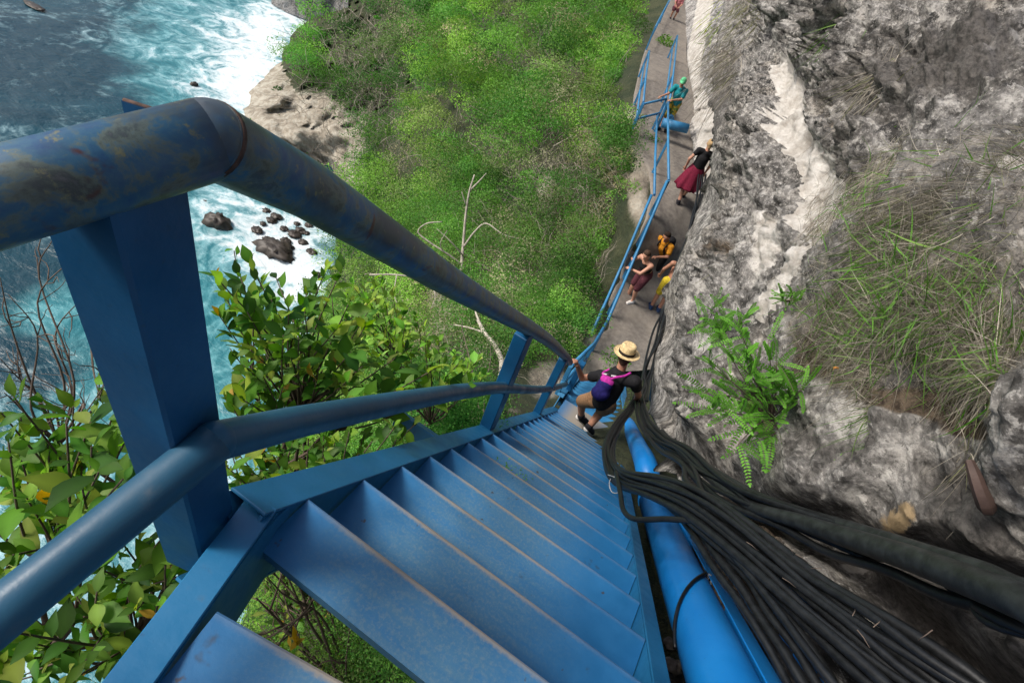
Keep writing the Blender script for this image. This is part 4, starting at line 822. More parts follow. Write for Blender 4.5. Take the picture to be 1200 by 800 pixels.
# ---- feathery green bush on the rock: pinnate leaves
def pinnate(label,root,tips,seed,Lr=(.10,.21),col=((.10,.27,.03),(.13,.33,.04),(.075,.2,.025)),lf=.02,cat='plant',per=(10,15)):
    rs=np.random.RandomState(seed); root=np.array(root); t=empty('ferny_plant',tuple(root),label,cat); w=MB(); Cs=[];Ds=[];Ns=[];Ls=[];cs=[]
    for tp in tips:
        tp=np.array(tp); c=cr([root,(root+tp)/2+rs.normal(size=3)*.03,tp],5); w.tube(c,list(np.linspace(.005,.002,len(c))),5); ax=unit(c[-1]-c[0])
        for j in range(rs.randint(*per)):
            i=rs.randint(4,len(c)); p0=c[i]; d=unit(rs.normal(size=3)*.8+ax*.9+np.array([-.05,-.2,.45])); L=rs.uniform(*Lr); q=[p0+d*L*x-np.array([0,0,L*.2*x*x]) for x in np.linspace(0,1,14)]; w.tube(q,.0012,3)
            nrm=unit(rs.normal(size=3)*.5+np.array([-.15,-.5,.8])); cb=np.array(col[rs.randint(len(col))])*rs.uniform(.8,1.2)
            for m_i in range(1,14):
                dd=unit(q[m_i]-q[m_i-1]); sd_=unit(np.cross(dd,nrm))
                for sg in(-1,1):
                    Cs.append(q[m_i]);Ds.append(unit(sd_*sg+dd*.45));Ns.append(nrm);Ls.append(lf*rs.uniform(.8,1.2)*(1-.3*abs(m_i-7)/7)*L/.2);cs.append(cb)
            Cs.append(q[-1]);Ds.append(dd);Ns.append(nrm);Ls.append(lf);cs.append(cb)
    w.build('stem',M['twig'],t); me=leaves_mesh(np.array(Cs),np.array(Ds),np.array(Ns),np.array(Ls),np.array(cs),wide=1.15,curl=.05); link('foliage',me,M['shrub_leaf'],t,True)
pinnate('bright green feathery bush growing from the rock beside the cables',P(905,490,2.85),[P(*q) for q in [(830,425,2.6),(822,460,2.6),(845,400,2.7),(870,395,2.65),(900,400,2.6),(925,440,2.55),(940,455,2.5),(880,440,2.4),(850,480,2.45),(865,520,2.4),(890,470,2.35),(910,425,2.5),(835,480,2.5),(865,425,2.4),(890,515,2.45)]],41)
pinnate('small green feathery plant above the bright bush on the pale rock',P(855,400,3.9),[P(*q) for q in [(820,370,3.7),(835,362,3.7),(850,372,3.6),(872,372,3.6),(845,390,3.6),(866,388,3.5)]],42,(.14,.2))
pinnate('tiny green sprig high on the pale rock left of the grass',P(925,352,3.2),[P(*q) for q in [(915,345,3.1),(930,342,3.05),(940,350,3.)]],43,(.07,.1),lf=.02)
# ---- grass on the bank
def blades(roots,dirs,L,w,cols,droop,seg=6,rs=RG):
    n=len(roots); xs=np.linspace(0,1,seg+1); L=L[:,None];w=w[:,None]; d=unit(dirs); S=unit(np.cross(d,np.array([.3,-1.,.35])+rs.normal(size=(n,3))*.4)); rows=[]; sw=rs.normal(size=(n,3))*.3
    for x in xs:
        m_=roots+d*L*x+np.array([0,0,-1.])*L*droop[:,None]*x*x+sw*L*x*x; ww=w*(1-x**2.2)*(.6+.4*min(1,x*5)); rows+=[m_-S*ww,m_+S*ww]
    V=np.stack(rows,1).reshape(-1,3); q=np.array([(2*i,2*i+1,2*i+3,2*i+2) for i in range(seg)]); m=2*(seg+1); Q=(np.arange(n)[:,None,None]*m+q[None]).reshape(-1,4)
    return V,Q,np.repeat(cols,m,0)
wobk=.6; lift=.22
def grass(name,centers,label,seed,kind='stuff',cat='grass',mat='grass_blade'):
    """centers: (u,v,su,sv,n,L0,L1,w,colour set,dir)"""
    rs=np.random.RandomState(seed); Vs=[];Qs=[];Cs=[];b=0
    for (u,v,su,sv,n,L0,L1,w,cset,dr_,spread_,drp) in centers:
        U=u+rs.normal(size=n)*su;Vv=v+rs.normal(size=n)*sv
        if cset is not GREEN: k_=inpoly(U+rs.normal(size=n)*22,Vv+rs.normal(size=n)*18,GRASSP)|(np.abs(U-u)<su*1.3)&(su<40); U=U[k_];Vv=Vv[k_]; n=len(U)
        t=cT(U,Vv); t=t+.03*t; R0=PV(U,Vv,t); e_=2.5; nn_=np.cross(PV(U+e_,Vv,cT(U+e_,Vv))-PV(U,Vv,cT(U,Vv)),PV(U,Vv+e_,cT(U,Vv+e_))-PV(U,Vv,cT(U,Vv))); nn_=unit(nn_); nn_*=np.sign(((CAM-R0)*nn_).sum(1,keepdims=True)); wob=np.stack([fbm(R0*2.2+11*kk,2) for kk in range(3)],-1); dd=np.array(dr_)+rs.normal(size=(n,3))*spread_+wob*wobk; dd=dd-nn_*(dd*nn_).sum(1,keepdims=True); dd=unit(dd)+nn_*lift*rs.uniform(.2,1.2,(n,1)); L=rs.uniform(L0,L1,n)
        col=np.array(cset)[rs.randint(len(cset),size=n)]*rs.uniform(.7,1.3,(n,1))*(1+.45*fbm(R0*3.5,2))[:,None]
        a,q,c=blades(R0,dd,L,w*rs.uniform(.6,1.3,n),col,rs.uniform(.2,1.,n)*drp,6,rs); Vs.append(a);Qs.append(q+b);Cs.append(c);b+=len(a)
    me=fastmesh(name,np.concatenate(Vs),np.concatenate(Qs),None,np.concatenate(Cs)); return tag(link(name,me,M[mat]),label,cat,None,kind)
DRYC=((.26,.235,.19),(.34,.31,.26),(.16,.14,.115),(.44,.40,.33),(.22,.195,.165),(.19,.20,.10)); GREEN=((.10,.27,.03),(.14,.33,.05),(.085,.2,.025),(.19,.33,.07))
L_=[-.9,-.35,.45]; cen=[]
for u,v,su,sv,n in [(930,370,26,26,450),(1160,420,40,25,450),(960,300,24,40,400),(1190,165,30,20,450),(1110,175,50,18,500),(1050,205,40,22,450),(1185,215,30,22,500),(1150,200,60,30,900),(1080,230,60,35,1100),(1010,270,45,45,900),(980,340,35,50,800),(1080,320,60,50,1300),(1160,290,50,60,1200),(1170,380,45,40,900),(1080,400,60,40,1200),(1000,410,45,35,900),(950,400,28,30,500),(1050,450,60,22,700),(1130,450,40,25,500)]:
    cen.append((u,v,su,sv,int(n*1.9),.06,.22,.0015,DRYC,(-.5,-.3,-.15),1.25,.12))
grass('dry_grass',cen,'thick mat of dry grey brown grass draped over the rock bank at right',51)
cen=[]
for u,v,n,s in [(1150,175,14,40),(1060,215,16,30),(1185,290,26,24),(1120,300,60,30),(1060,370,70,28),(1030,290,45,24),(1180,350,40,18),(1000,240,20,14),(1150,400,45,26),(980,370,25,20),(1090,420,40,30),(1170,230,26,24),(1050,330,50,26),(1010,400,22,20),(1120,190,14,20),(1150,455,26,20),(960,350,14,10)]:
    cen.append((u,v,s,s*.8,int(n*2.6),.07,.25,.0034,GREEN,(-.55,-.4,.25),.9,.35))
lift=.4
grass('green_grass',cen,'long bright green grass blades growing through the dry grass bank',52)
lift=.35
def tuft(u,v,su,sv,n,L,label,seed,cset=DRYC,w=.0022,dr_=(-.4,-.5,-.2),sp=.5,drp=.8): 
    o=grass('grass_tuft',[(u,v,su,sv,n,L*.5,L,w,cset,dr_,sp,drp)],label,seed,None,'grass tuft')
tuft(872,298,13,15,420,.62,'brown dry grass tuft on the rock below the pale streak',61,w=.0035)
tuft(852,68,16,20,500,1.0,'grey dry grass tuft hanging from the cliff near the waterfall streak',62,w=.005)
tuft(990,14,42,20,1200,.7,'long dry grass tuft hanging from the top edge of the dark rock',63,w=.003)
tuft(1035,75,13,18,300,.5,'withered grass tuft on the dark cliff under the hanging grass',64,w=.0028)
tuft(1000,22,16,10,80,.6,'green grass blades among the hanging dry grass at the top edge',65,GREEN,.006)
tuft(885,5,20,8,160,1.2,'olive grass tuft at the top of the cliff beside the pale wall',66,((.14,.16,.05),(.2,.19,.09)),.007)
tuft(1085,500,8,5,60,.22,'sparse grass tuft on the grey rock under the bank',67,GREEN,.0022)
tuft(1135,540,8,10,40,.16,'thin dry straw tuft beside the reddish brown shard',68)
tuft(1020,485,12,8,50,.2,'little green grass tuft at the lower rim of the bank',69,GREEN,.0022)
tuft(835,25,10,14,60,.5,'yellow green weed on the cliff beside the pale wall',70,((.3,.36,.04),(.2,.3,.04)),.012,sp=.9)
def leafy_patch(name,uvt,rad_,n,sz,cset,label,seed,cat='plant'):
    rs=np.random.RandomState(seed); c=P(*uvt); d=unit(rs.normal(size=(n,3)))*rad_*rs.rand(n,1)**.4; a,q,cc=leafquads(c+d*np.array([1,1,.9]),sz*rs.uniform(.6,1.3,n),np.array(cset)[rs.randint(len(cset),size=n)]*rs.uniform(.7,1.3,(n,1)),.45,.5,rs)
    me=fastmesh(name,a,q,None,cc); tag(link(name,me,M['scrub_leaf']),label,cat)
leafy_patch('small_bush',(779,52,25.5),.5,420,.13,((.14,.3,.03),(.1,.24,.03)),'bright green bush growing on the path near its far end',81,'bush')
leafy_patch('small_bush',(762,172,16.5),.42,420,.09,((.10,.26,.03),(.07,.19,.025)),'green bush on the pale ledge left of the woman in red',82,'bush')
leafy_patch('small_bush',(736,156,17.3),.22,120,.08,((.25,.27,.03),(.12,.2,.03)),'yellow green bush at the foot of the rail corner left of the green cap',83,'bush')
leafy_patch('small_bush',(722,420,9.2),.3,260,.06,((.11,.27,.03),(.08,.2,.025)),'green bush leaning over the lower flight railing above the man',84,'bush')
leafy_patch('leaf',(980,431,2.2),.012,5,.022,((.45,.2,.04),),'single orange fallen leaf on the bank','leaf' and 85,'leaf')
leafy_patch('fallen_leaf',(344,752-1,1.9),.03,8,.05,((.45,.30,.04),),'curled yellow leaf caught in the twigs below the top tread',86,'leaf')
# ================================================================ PEOPLE
def ico(n=2):
    import bmesh
    bm=bmesh.new(); bmesh.ops.create_icosphere(bm,subdivisions=n,radius=1.0); v=np.array([x.co[:] for x in bm.verts]); f=[[a.index for a in q.verts] for q in bm.faces]; bm.free(); return v,f
IV,IF=ico(3)
def blobmesh(name,prims,vox,mat,parent,smooth=6,place=None):
    V=[];Fc=[]
    def ad(v,f):
        b=len(V); V.extend([tuple(x) for x in v]); Fc.extend([tuple(b+i for i in q) for q in f])
    for p in prims:
        if p[0]=='e':
            c=np.array(p[1]);r=np.array(p[2])*np.ones(3); v=IV*r
            if len(p)>3: 
                e=Matrix.Rotation(p[3][0],3,'X')@Matrix.Rotation(p[3][1],3,'Y')@Matrix.Rotation(p[3][2],3,'Z'); v=v@np.array(e).T
            ad(v+c,IF)
        else:
            a=np.array(p[1],float);b=np.array(p[2],float);ra,rb=p[3],p[4]; fl=p[5] if len(p)>5 else (1,1,1)
            n=20;m=14;T=unit(b-a);u=unit(np.cross(T,np.array([.13,.27,.95]) if abs(T[2])<.9 else np.array([0,1.,0])));w=np.cross(T,u); rings=[]
            for k in range(6): g=math.pi/2*(k+.3)/6.3; rings.append((a-T*ra*math.cos(g),ra*math.sin(g)))
            for k in range(m+1): s=k/m; rings.append((a+(b-a)*s,ra+(rb-ra)*s))
            for k in range(6): g=math.pi/2*(5.7-k+.3)/6.3; rings.append((b+T*rb*math.cos(g),rb*math.sin(g)))
            v=[];
            for c,r in rings:
                for j in range(n): q=2*math.pi*j/n; v.append(c+r*(math.cos(q)*u+math.sin(q)*w)*np.array(fl))
            f=[(i*n+j,i*n+(j+1)%n,(i+1)*n+(j+1)%n,(i+1)*n+j) for i in range(len(rings)-1) for j in range(n)]; f+=[tuple(range(n-1,-1,-1)),tuple((len(rings)-1)*n+j for j in range(n))]
            ad(v,f)
    V=np.array(V)
    if place is not None: V=place(V)
    me=D.meshes.new(name);me.from_pydata(V.tolist(),[],Fc); 
    import bmesh
    bm=bmesh.new();bm.from_mesh(me);bmesh.ops.recalc_face_normals(bm,faces=bm.faces);bm.to_mesh(me);bm.free()
    tmp=D.objects.new('tmp',me);COL.objects.link(tmp); r=tmp.modifiers.new('r','REMESH');r.mode='VOXEL';r.voxel_size=vox;r.use_smooth_shade=True
    if smooth: s=tmp.modifiers.new('s','SMOOTH');s.factor=.5;s.iterations=smooth
    dg_=bpy.context.evaluated_depsgraph_get(); dg_.update(); ev=tmp.evaluated_get(dg_); nm=D.meshes.new_from_object(ev); D.objects.remove(tmp); D.meshes.remove(me); nm.materials.clear()
    nm.name=name; return link(name,nm,mat,parent,True)
plain('skin',(.48,.25,.17),.55,.35,.1,20,.05); plain('skin_tan',(.40,.20,.13),.55,.35,.1,20,.05)
for nme,c in dict(black_cloth=(.012,.012,.014),tan_cloth=(.30,.17,.09),red_cloth=(.16,.012,.035),maroon_cloth=(.10,.03,.04),orange_cloth=(.60,.25,.02),yellow_cloth=(.55,.42,.03),teal_cloth=(.01,.22,.25),pink_cloth=(.55,.2,.22),cap_green=(.12,.50,.25),purple_cloth=(.05,.02,.16),magenta_cloth=(.42,.03,.28),straw=(.62,.47,.25),hair_dark=(.03,.018,.012),hair_blond=(.42,.29,.15),hair_brown=(.06,.035,.022),shoe_dark=(.02,.02,.025),shoe_white=(.75,.72,.68),shoe_blue=(.03,.06,.14),teal_bag=(.01,.24,.30),navy_bag=(.015,.012,.10),white_paint=(.75,.75,.75),band_black=(.02,.015,.012),pattern_cloth=(.42,.36,.03)).items(): plain(nme,c,.8,.2,.3,30,.35)
k=NT('floral'); a=k.noise(9,2,.5); k.base(k.ramp(a,[(.42,(.05,.12,.03)),(.46,(.45,.38,.03)),(.55,(.60,.28,.02)),(.6,(.10,.2,.03))])).rough(.8); M['floral']=k.m
def placer(base,heading,sc=1.):
    c,s=math.cos(heading),math.sin(heading); R=np.array([[c,-s,0],[s,c,0],[0,0,1]]); base=np.array(base,float)
    return (lambda v: (np.asarray(v,float)*sc)@R.T+base),(lambda p:((np.asarray(p,float)-base)@R)/sc)
def hand(w,d,side,r=.0095,palmn=None,curl=.6):
    """palm + four unequal curled fingers + thumb, starting at the wrist w along d"""
    d=unit(np.array(d,float)); n=np.array([0,0,-1.]) if palmn is None else np.array(palmn,float); n=unit(n-d*(n@d)); s=np.cross(d,n)*side; pr=[('e',w+d*.045,(.028,.028,.028)),('c',w,w+d*.075,.024,.03,(1,1,1))]
    for k,(o,L) in enumerate(((-.030,.060),(-.010,.072),(.010,.068),(.029,.052))):
        a=w+d*.085+s*o; b=a+unit(d+n*curl*.5)*L*.45; c=b+unit(d*.6+n*curl*1.4)*L*.32; e=c+unit(d*.1+n*curl*1.8)*L*.3
        pr+=[('c',a-d*.02,b,r,r*.95),('c',b,c,r*.95,r*.85),('c',c,e,r*.85,r*.75)]
    a=w+d*.025-s*.026; b=a+unit(d*.7-s*.7+n*.3)*.035; c=b+unit(d*.9+n*.6)*.03; pr+=[('c',a,b,r*1.25,r*1.1),('c',b,c,r*1.1,r*.85)]
    return pr
def person(base,heading,label,J,skin='skin',vox=.009,top=None,bottom=None,shoes=None,sleeve=.5,legcut=.5,hairm=None,hairstyle='short',sc=1.,skirt=None,thick=1.,handn=None,bra=False,headdir=(0,1,0)):
    pl,inv=placer(base,heading,sc)
    j=dict(pel=(0,0,.93),ch=(0,0,1.22),nk=(0,-.01,1.44),hd=(0,.02,1.60),hipL=(-.095,0,.90),hipR=(.095,0,.90),knL=(-.10,.03,.50),knR=(.10,.03,.50),anL=(-.10,0,.08),anR=(.10,0,.08),toL=(-.11,.15,.03),toR=(.11,.15,.03),shL=(-.18,0,1.39),shR=(.18,0,1.39),elL=(-.24,-.02,1.12),elR=(.24,-.02,1.12),wrL=(-.25,.08,.88),wrR=(.25,.08,.88))
    for a,b in J.items(): j[a]=tuple(inv(b[1])) if isinstance(b[0],str) else b
    j={a:np.array(b,float) for a,b in j.items()}; T_=thick
    root=empty('person',tuple(base),label,'person')
    hd=j['hd']; up_=unit(hd-j['nk']+np.array([0,0,.08])); fd=unit(np.array(headdir,float)); fd=unit(fd-up_*(fd@up_)); sdv=np.cross(fd,up_)
    pr=[('e',j['pel'],(.155*T_,.11*T_,.13)),('c',j['pel'],j['ch'],.125*T_,.135*T_,(1,1,1)),('c',j['ch'],(j['ch']*.35+j['nk']*.65),.14*T_,.09*T_),('c',j['shL'],j['shR'],.062*T_,.062*T_),('c',j['nk']-up_*.06,hd-up_*.02,.058,.052),
        ('c',hd-up_*.0-fd*.012,hd+up_*.045-fd*.012,.082,.082),('c',hd-up_*.055+fd*.035,hd+up_*.02+fd*.015,.042,.07),('c',hd+up_*.005+fd*.085,hd-up_*.028+fd*.108,.009,.014),
        ('e',hd-up_*.05+fd*.085,(.024,.014,.012)),('e',hd+sdv*.082,(.014,.02,.03)),('e',hd-sdv*.082,(.014,.02,.03)),('e',hd+fd*.075+sdv*.03+up_*.02,(.017,.014,.012)),('e',hd+fd*.075-sdv*.03+up_*.02,(.017,.014,.012))]
    for S,sg in (('L',-1),('R',1)):
        pr+=[('c',j['hip'+S],j['kn'+S],.088*T_,.058*T_),('c',j['kn'+S],j['kn'+S]*.68+j['an'+S]*.32,.055*T_,.057*T_),('c',j['kn'+S]*.68+j['an'+S]*.32,j['an'+S],.056*T_,.038),('c',j['an'+S],j['to'+S],.04,.032),
             ('c',j['sh'+S],j['el'+S],.050*T_,.040*T_),('c',j['el'+S],j['wr'+S],.040*T_,.026)]
        dw=unit(j['wr'+S]-j['el'+S]); pr+=hand(j['wr'+S],dw,sg,palmn=(handn or {}).get(S))
    f=lambda v:pl(v)
    blobmesh('body',pr,vox,M[skin],root,4,f)
    def gp(a,b,s): return j[a]*(1-s)+j[b]*s
    if top:
        q=[('c',j['pel']+ (0,0,.02),j['ch'],.148*T_,.158*T_),('c',j['ch'],(j['ch']*.35+j['nk']*.65),.158*T_,.10*T_),('c',j['shL'],j['shR'],.075*T_,.075*T_)]
        if bra: q=[('c',j['pel']*.35+j['ch']*.65,j['ch'],.145*T_,.15*T_),('c',j['ch'],(j['ch']*.6+j['nk']*.4),.148*T_,.11*T_)]
        if sleeve>0:
            for S in 'LR': q.append(('c',j['sh'+S],gp('sh'+S,'el'+S,sleeve),.068*T_,.066*T_))
        blobmesh('shirt',q,vox,M[top],root,3,f)
    if bottom:
        q=[('e',j['pel'],(.172*T_,.135*T_,.13))]
        for S in 'LR': q.append(('c',j['hip'+S],gp('hip'+S,'kn'+S,min(1,legcut*1.0)),.108*T_,.088*T_)); 
        if legcut>1: 
            for S in 'LR': q.append(('c',j['kn'+S],gp('kn'+S,'an'+S,legcut-1),.085*T_,.07*T_))
        blobmesh('shorts',q,vox,M[bottom],root,3,f)
    if skirt:
        mat,z1,rt,rb,off=skirt; n=48;rows=[]
        for i in range(14):
            s=i/13; c=j['pel']*(1-s)+np.array(off)*s+np.array([0,0,(.10)*(1-s)]); 
            z=j['pel'][2]+.10+(z1-j['pel'][2]-.10)*s; r=rt+(rb-rt)*s**.8
            rows.append([(c[0]+r*(1+.10*s*math.sin(7*a)+.05*s*math.sin(13*a+1))*math.cos(a)*1.1,c[1]+r*(1+.10*s*math.sin(7*a)+.05*s*math.sin(13*a+1))*math.sin(a)*.9,z+.02*s*math.sin(3*a)) for a in np.linspace(0,2*math.pi,n,endpoint=False)])
        v=f(np.array(rows).reshape(-1,3)); fc=[(i*n+k_,i*n+(k_+1)%n,(i+1)*n+(k_+1)%n,(i+1)*n+k_) for i in range(13) for k_ in range(n)]
        o=MB().add(v,fc,True).build('skirt',M[mat],root); md=o.modifiers.new('t','SOLIDIFY'); md.thickness=.008
    if shoes:
        for S in 'LR':
            a,b=j['an'+S],j['to'+S]; 
            sh=blobmesh('shoe',[('c',a-(0,0,.025),b,.052,.045),('c',a+(0,0,.01),a-(0,0,.02),.05,.05)],.008,M[shoes[0]],root,3,f)
            d=unit(b-a); sl_=blobmesh('sole',[('c',np.array([a[0],a[1],0])-d*.03+(0,0,a[2]-.065),np.array([b[0],b[1],b[2]-.03]),.045,.043,(1,1,.5))],.008,M[shoes[1]],sh,2,f)
    if hairm:
        h=[('c',hd-fd*.028+up_*.01,hd+up_*.055-fd*.016,.086,.084)]
        if hairstyle=='long': h+=[('c',hd-fd*.06,hd-fd*.09-up_*.18,.075,.05)]
        if hairstyle=='bun': h+=[('e',hd-fd*.10+up_*.04,(.05,.05,.05)),('c',hd-fd*.05,hd-fd*.055-up_*.06,.07,.045)]
        if hairstyle=='short': h+=[('c',hd-fd*.035,hd-fd*.045-up_*.05,.072,.05)]
        blobmesh('hair',h,.007,M[hairm],root,2,f)
    return root,j,pl,hd,up_,fd,sdv
def W_(v,*a): return ('w',P(*v)) 
def revolve(prof,c,up_,fd,mat,name,parent,pl,sx=1.,n=40,pinch=0):
    sd_=np.cross(fd,up_); v=[]
    for r,z in prof:
        for k_ in range(n):
            a=2*math.pi*k_/n; zz=z-pinch*(1 if z>.09 and r<.07 else 0)*math.cos(a)**2*0
            v.append(c+up_*zz+fd*r*math.cos(a)*1.12+sd_*r*math.sin(a)*sx)
    v=pl(np.array(v)); m_=len(prof); fc=[(i*n+k_,i*n+(k_+1)%n,(i+1)*n+(k_+1)%n,(i+1)*n+k_) for i in range(m_-1) for k_ in range(n)]+[tuple(range((m_-1)*n,m_*n))]
    return MB().add(v,fc,True).build(name,M[mat],parent)
# --- man with straw hat, stepping down
mb=np.array([.50,4.72,-20.6*RISE]); hdg=rad(0)
def wpt(u,v,y): return ('w',PL(u,v,(0,1,0),y))
MJ=dict(anL=wpt(681,487,5.02),toL=wpt(689,497,5.10),anR=wpt(690,500,4.66),toR=wpt(693,506,4.80),knL=wpt(682,470,4.98),knR=wpt(706,480,4.80),hipL=wpt(698,468,4.55),hipR=wpt(712,475,4.60),pel=wpt(706,468,4.56),ch=wpt(716,450,4.66),nk=wpt(728,432,4.72),hd=wpt(733,417,4.76),shL=wpt(703,440,4.76),shR=wpt(744,447,4.62),elL=wpt(682,443,4.78),wrL=wpt(676,427,4.60),elR=wpt(748,463,4.74),wrR=wpt(744,470,5.05))
rt,j,pl,hd,up_,fd,sdv=person(mb,hdg,'man in black t-shirt, tan shorts and straw hat on the blue stairs',MJ,'skin_tan',.0085,'black_cloth','tan_cloth',('shoe_dark','shoe_white'),.4,.95,'hair_brown','short',handn={'L':(0,0,-1)},headdir=(-.1,1,-.35))
for a in ('pel','ch','nk','hd','shL','shR','hipL','hipR','knL','knR','anL','anR','toR','wrL'): print(a,j[a].round(2))
hb=hd+up_*.045
hat=revolve([(.150,.004),(.152,.0),(.145,.0),(.12,-.006),(.093,.0),(.092,.03)],hb,up_,fd,'straw','hat_brim',rt,pl)
hat=revolve([(.094,.0),(.093,.03),(.089,.06),(.084,.09),(.074,.106),(.05,.104),(.02,.096)],hb,up_,fd,'straw','hat_crown',rt,pl)
revolve([(.0955,.002),(.0955,.032),(.094,.033),(.093,.034)],hb,up_,fd,'band_black','hat_band',rt,pl)
# shirt print: small white lettering-like marks on the back
bk=empty('backpack',tuple(pl(j['ch'])),'navy backpack with magenta straps on the man in the straw hat','backpack')
bd=np.array([.05,-1.,.0]); sd2=unit(j['shR']-j['shL']); upb=unit(j['nk']-j['pel']); bkd=unit(np.cross(upb,sd2)); bkd=bkd if bkd@np.array([0,-1,.2])>0 else -bkd
c0=j['ch']*.74+j['pel']*.26+bkd*.19+sd2*.075
blobmesh('bag',[('c',c0-upb*.06,c0+upb*.055,.098,.088,(1,1,1)),('c',c0-upb*.06-sd2*.04,c0-upb*.06+sd2*.04,.078,.078)],.009,M['navy_bag'],bk,4,pl)
blobmesh('bag_flap',[('e',c0+upb*.11+bkd*.01,(.085,.065,.045))],.008,M['magenta_cloth'],bk,3,pl)
for s in(-1,1):
    a=c0+upb*.14+sd2*.03*s; b=(j['shL'] if s<0 else j['shR'])*.6+j['nk']*.4+bkd*.085+upb*.0; e=b+upb*.05-bkd*.07
    MB().tube([pl(x) for x in cr([a,(a+b)/2+bkd*.03,b,e],5)],.014,8).build('strap',M['magenta_cloth'],bk)
pm=MB()
for i,s in enumerate((-.075,-.062,-.048,-.036,-.02,.055,.068,.082,.094,.108)):
    c=j['ch']*.42+j['nk']*.58+sd2*s+bkd*.146+upb*(-.005 if s>0 else .0); c=pl(c); pm.box(c,(sd2*.0042,upb*(.007+.003*(i%2)),bkd*.012))
pm.build('shirt_print',M['white_paint'],rt)
# --- others on the path
def far_person(foot,head,h,hdgdeg,label,J,**k):
    r=RAY(*foot); z=k.pop('z'); X=PZ(foot[0],foot[1],z); sc_=h/1.70
    return person(X,rad(hdgdeg),label,J,sc=sc_,vox=.011,**k),X,sc_
# woman in red skirt (walking away, seen from behind)
far_person((796,236),(812,152),1.66,18,'blond woman in black top and dark red skirt walking away along the path',dict(anL=(-.06,-.22,.08),toL=(-.06,-.08,.03),knL=(-.08,.02,.48),anR=(.08,.25,.10),toR=(.08,.40,.08),elL=(-.30,-.06,1.14),wrL=(-.27,.06,.90),elR=(.26,.02,1.12)),z=-4.86,skin='skin',top='black_cloth',sleeve=.35,skirt=('red_cloth',.42,.15,.30,(0,-.02,.9)),shoes=('shoe_dark','shoe_dark'),hairm='hair_blond',hairstyle='bun')
# man in green cap, turned towards the viewer
X=PZ(776,152,-4.8); rt,j,pl,hd,up_,fd,sdv=person(X,rad(190),'man in green cap and teal t-shirt leaning on the railing section above the blue pipe',dict(pel=(-.05,-.02,.9),ch=(.02,.06,1.18),nk=(.04,.10,1.38),hd=(.05,.14,1.54),shL=(-.15,.08,1.34),shR=(.2,.08,1.34),elR=(.30,.22,1.12),wrR=(.45,.36,1.02),elL=(-.14,.2,1.1),wrL=(.12,.36,1.02)),'skin_tan',.011,'teal_cloth','floral',('shoe_dark','shoe_dark'),.7,1.1,'hair_brown','short',sc=.98,headdir=(.1,1,-.3))
revolve([(.15,-.004),(.152,.0),(.095,.004),(.092,.03)],hd+up_*.03+fd*.03,up_,fd,'cap_green','cap_brim',rt,pl,.6)
blobmesh('cap',[('c',hd+up_*.045-fd*.01,hd+up_*.06-fd*.01,.096,.088)],.009,M['cap_green'],rt,2,pl)
MB().tube([pl(hd+fd*.098+sdv*.06+up_*.018),pl(hd+fd*.112+up_*.018),pl(hd+fd*.098-sdv*.06+up_*.018)],.014,8).build('sunglasses',M['band_black'],rt)
bk=empty('backpack',tuple(X),'teal backpack on the back of the man in the green cap','backpack'); c0=j['ch']+np.array([-.02,-.22,-.03]); blobmesh('bag',[('c',c0-(0,0,.14),c0+(0,0,.12),.13,.12)],.012,M['teal_bag'],bk,4,pl); blobmesh('bag_pocket',[('e',c0+(0,-.11,-.08),(.10,.06,.09))],.012,M['teal_bag'],bk,3,pl)
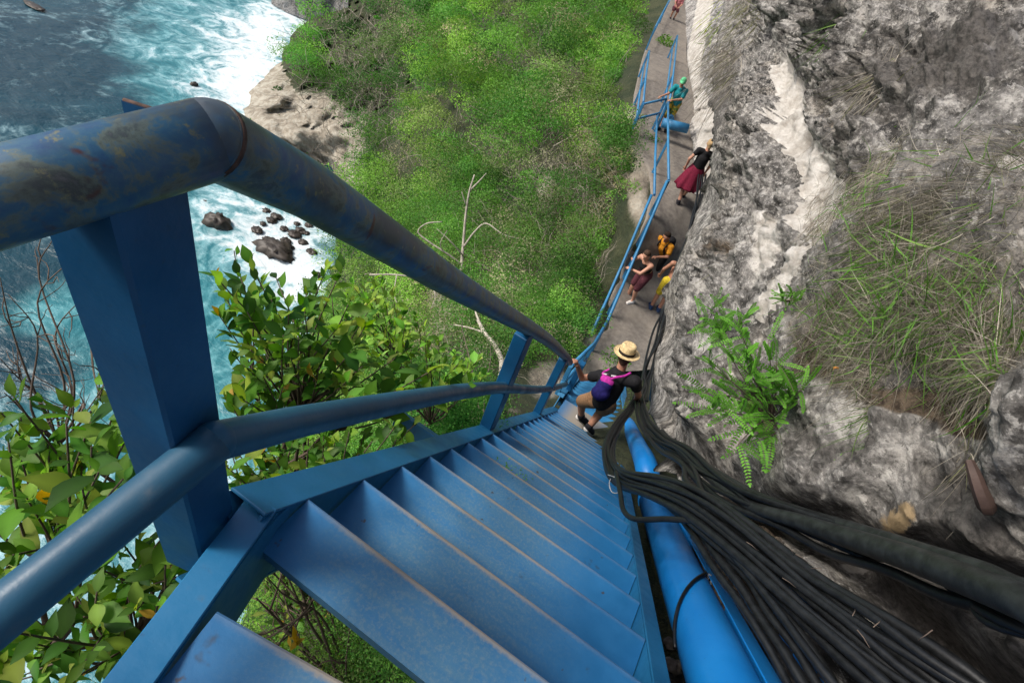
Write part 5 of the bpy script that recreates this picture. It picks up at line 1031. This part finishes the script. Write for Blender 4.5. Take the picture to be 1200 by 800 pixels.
# maroon shorts, facing the rail/viewer
X=PZ(737,352,-6.60)
person(X,rad(150),'dark haired tourist in maroon shorts and white sneakers gripping the railing',dict(pel=(0,-.08,.88),ch=(.0,.08,1.10),nk=(0,.18,1.28),hd=(0,.26,1.42),shL=(-.18,.15,1.24),shR=(.18,.15,1.24),hipL=(-.095,-.05,.86),hipR=(.095,-.05,.86),elR=(.30,.22,1.05),wrR=(.42,.10,.98),elL=(-.16,.36,1.04),wrL=(.10,.42,.98),knL=(-.1,.1,.48),knR=(.1,.02,.48),toL=(-.1,.15,.03)),'skin',.011,'black_cloth','maroon_cloth',('shoe_white','shoe_white'),0,.95,'hair_brown','short',bra=True,sc=1.0,headdir=(-.3,1,-1.1))
X=PZ(757,330,-6.55)
rt,j,pl,hd,up_,fd,sdv=person(X,rad(160),'tourist in orange t-shirt with black backpack straps leaning over behind the maroon shorts',dict(pel=(0,-.05,.9),ch=(0,.08,1.14),nk=(0,.17,1.33),hd=(0,.24,1.47),shL=(-.19,.14,1.28),shR=(.19,.14,1.28),elR=(.40,.12,1.10),wrR=(.60,.18,.98),elL=(-.26,.2,1.05),wrL=(-.1,.38,.98)),'skin_tan',.011,'orange_cloth','black_cloth',('shoe_dark','shoe_dark'),.6,.9,'hair_dark','short',headdir=(-.2,1,-.9))
bk=empty('backpack',tuple(X),'black backpack worn by the tourist in the orange t-shirt','backpack'); c0=j['ch']+np.array([0,-.2,0]); blobmesh('bag',[('c',c0-(0,0,.12),c0+(0,0,.12),.13,.12)],.012,M['black_cloth'],bk,4,pl)
for s in(-1,1): MB().tube([pl(q) for q in cr([j['ch']+(s*.1,-.1,.2),j['nk']+(s*.11,-.02,.01),j['ch']+(s*.10,.17,.06),j['ch']+(s*.13,.08,-.12)],5)],.022,8).build('strap',M['black_cloth'],bk)
X=PZ(766,363,-6.62)
person(X,rad(20),'bare armed person in yellow shorts and blue shoes half hidden by the rock',dict(elL=(-.28,.05,1.14),wrL=(-.25,.18,.92),ch=(.03,.1,1.2),nk=(.05,.16,1.42),hd=(.06,.2,1.57)),'skin_tan',.011,None,'yellow_cloth',('shoe_blue','shoe_blue'),0,.9,'hair_dark','short')
X=PZ(787,22,-4.7)
person(X,rad(200),'distant person in a pink top at the top of the path',dict(pel=(0,0,.55),ch=(0,.1,.82),nk=(0,.18,1.02),hd=(0,.25,1.16),hipL=(-.1,0,.52),hipR=(.1,0,.52),knL=(-.12,.3,.45),knR=(.12,.3,.45),shL=(-.17,.15,.98),shR=(.17,.15,.98),elL=(-.2,.3,.8),elR=(.2,.3,.8),wrL=(-.1,.4,.7),wrR=(.1,.4,.7),anL=(-.1,.15,.08),anR=(.1,.15,.08),toL=(-.1,.3,.03),toR=(.1,.3,.03)),'skin',.014,'pink_cloth','maroon_cloth',('shoe_dark','shoe_dark'),.6,.9,'hair_dark','short')
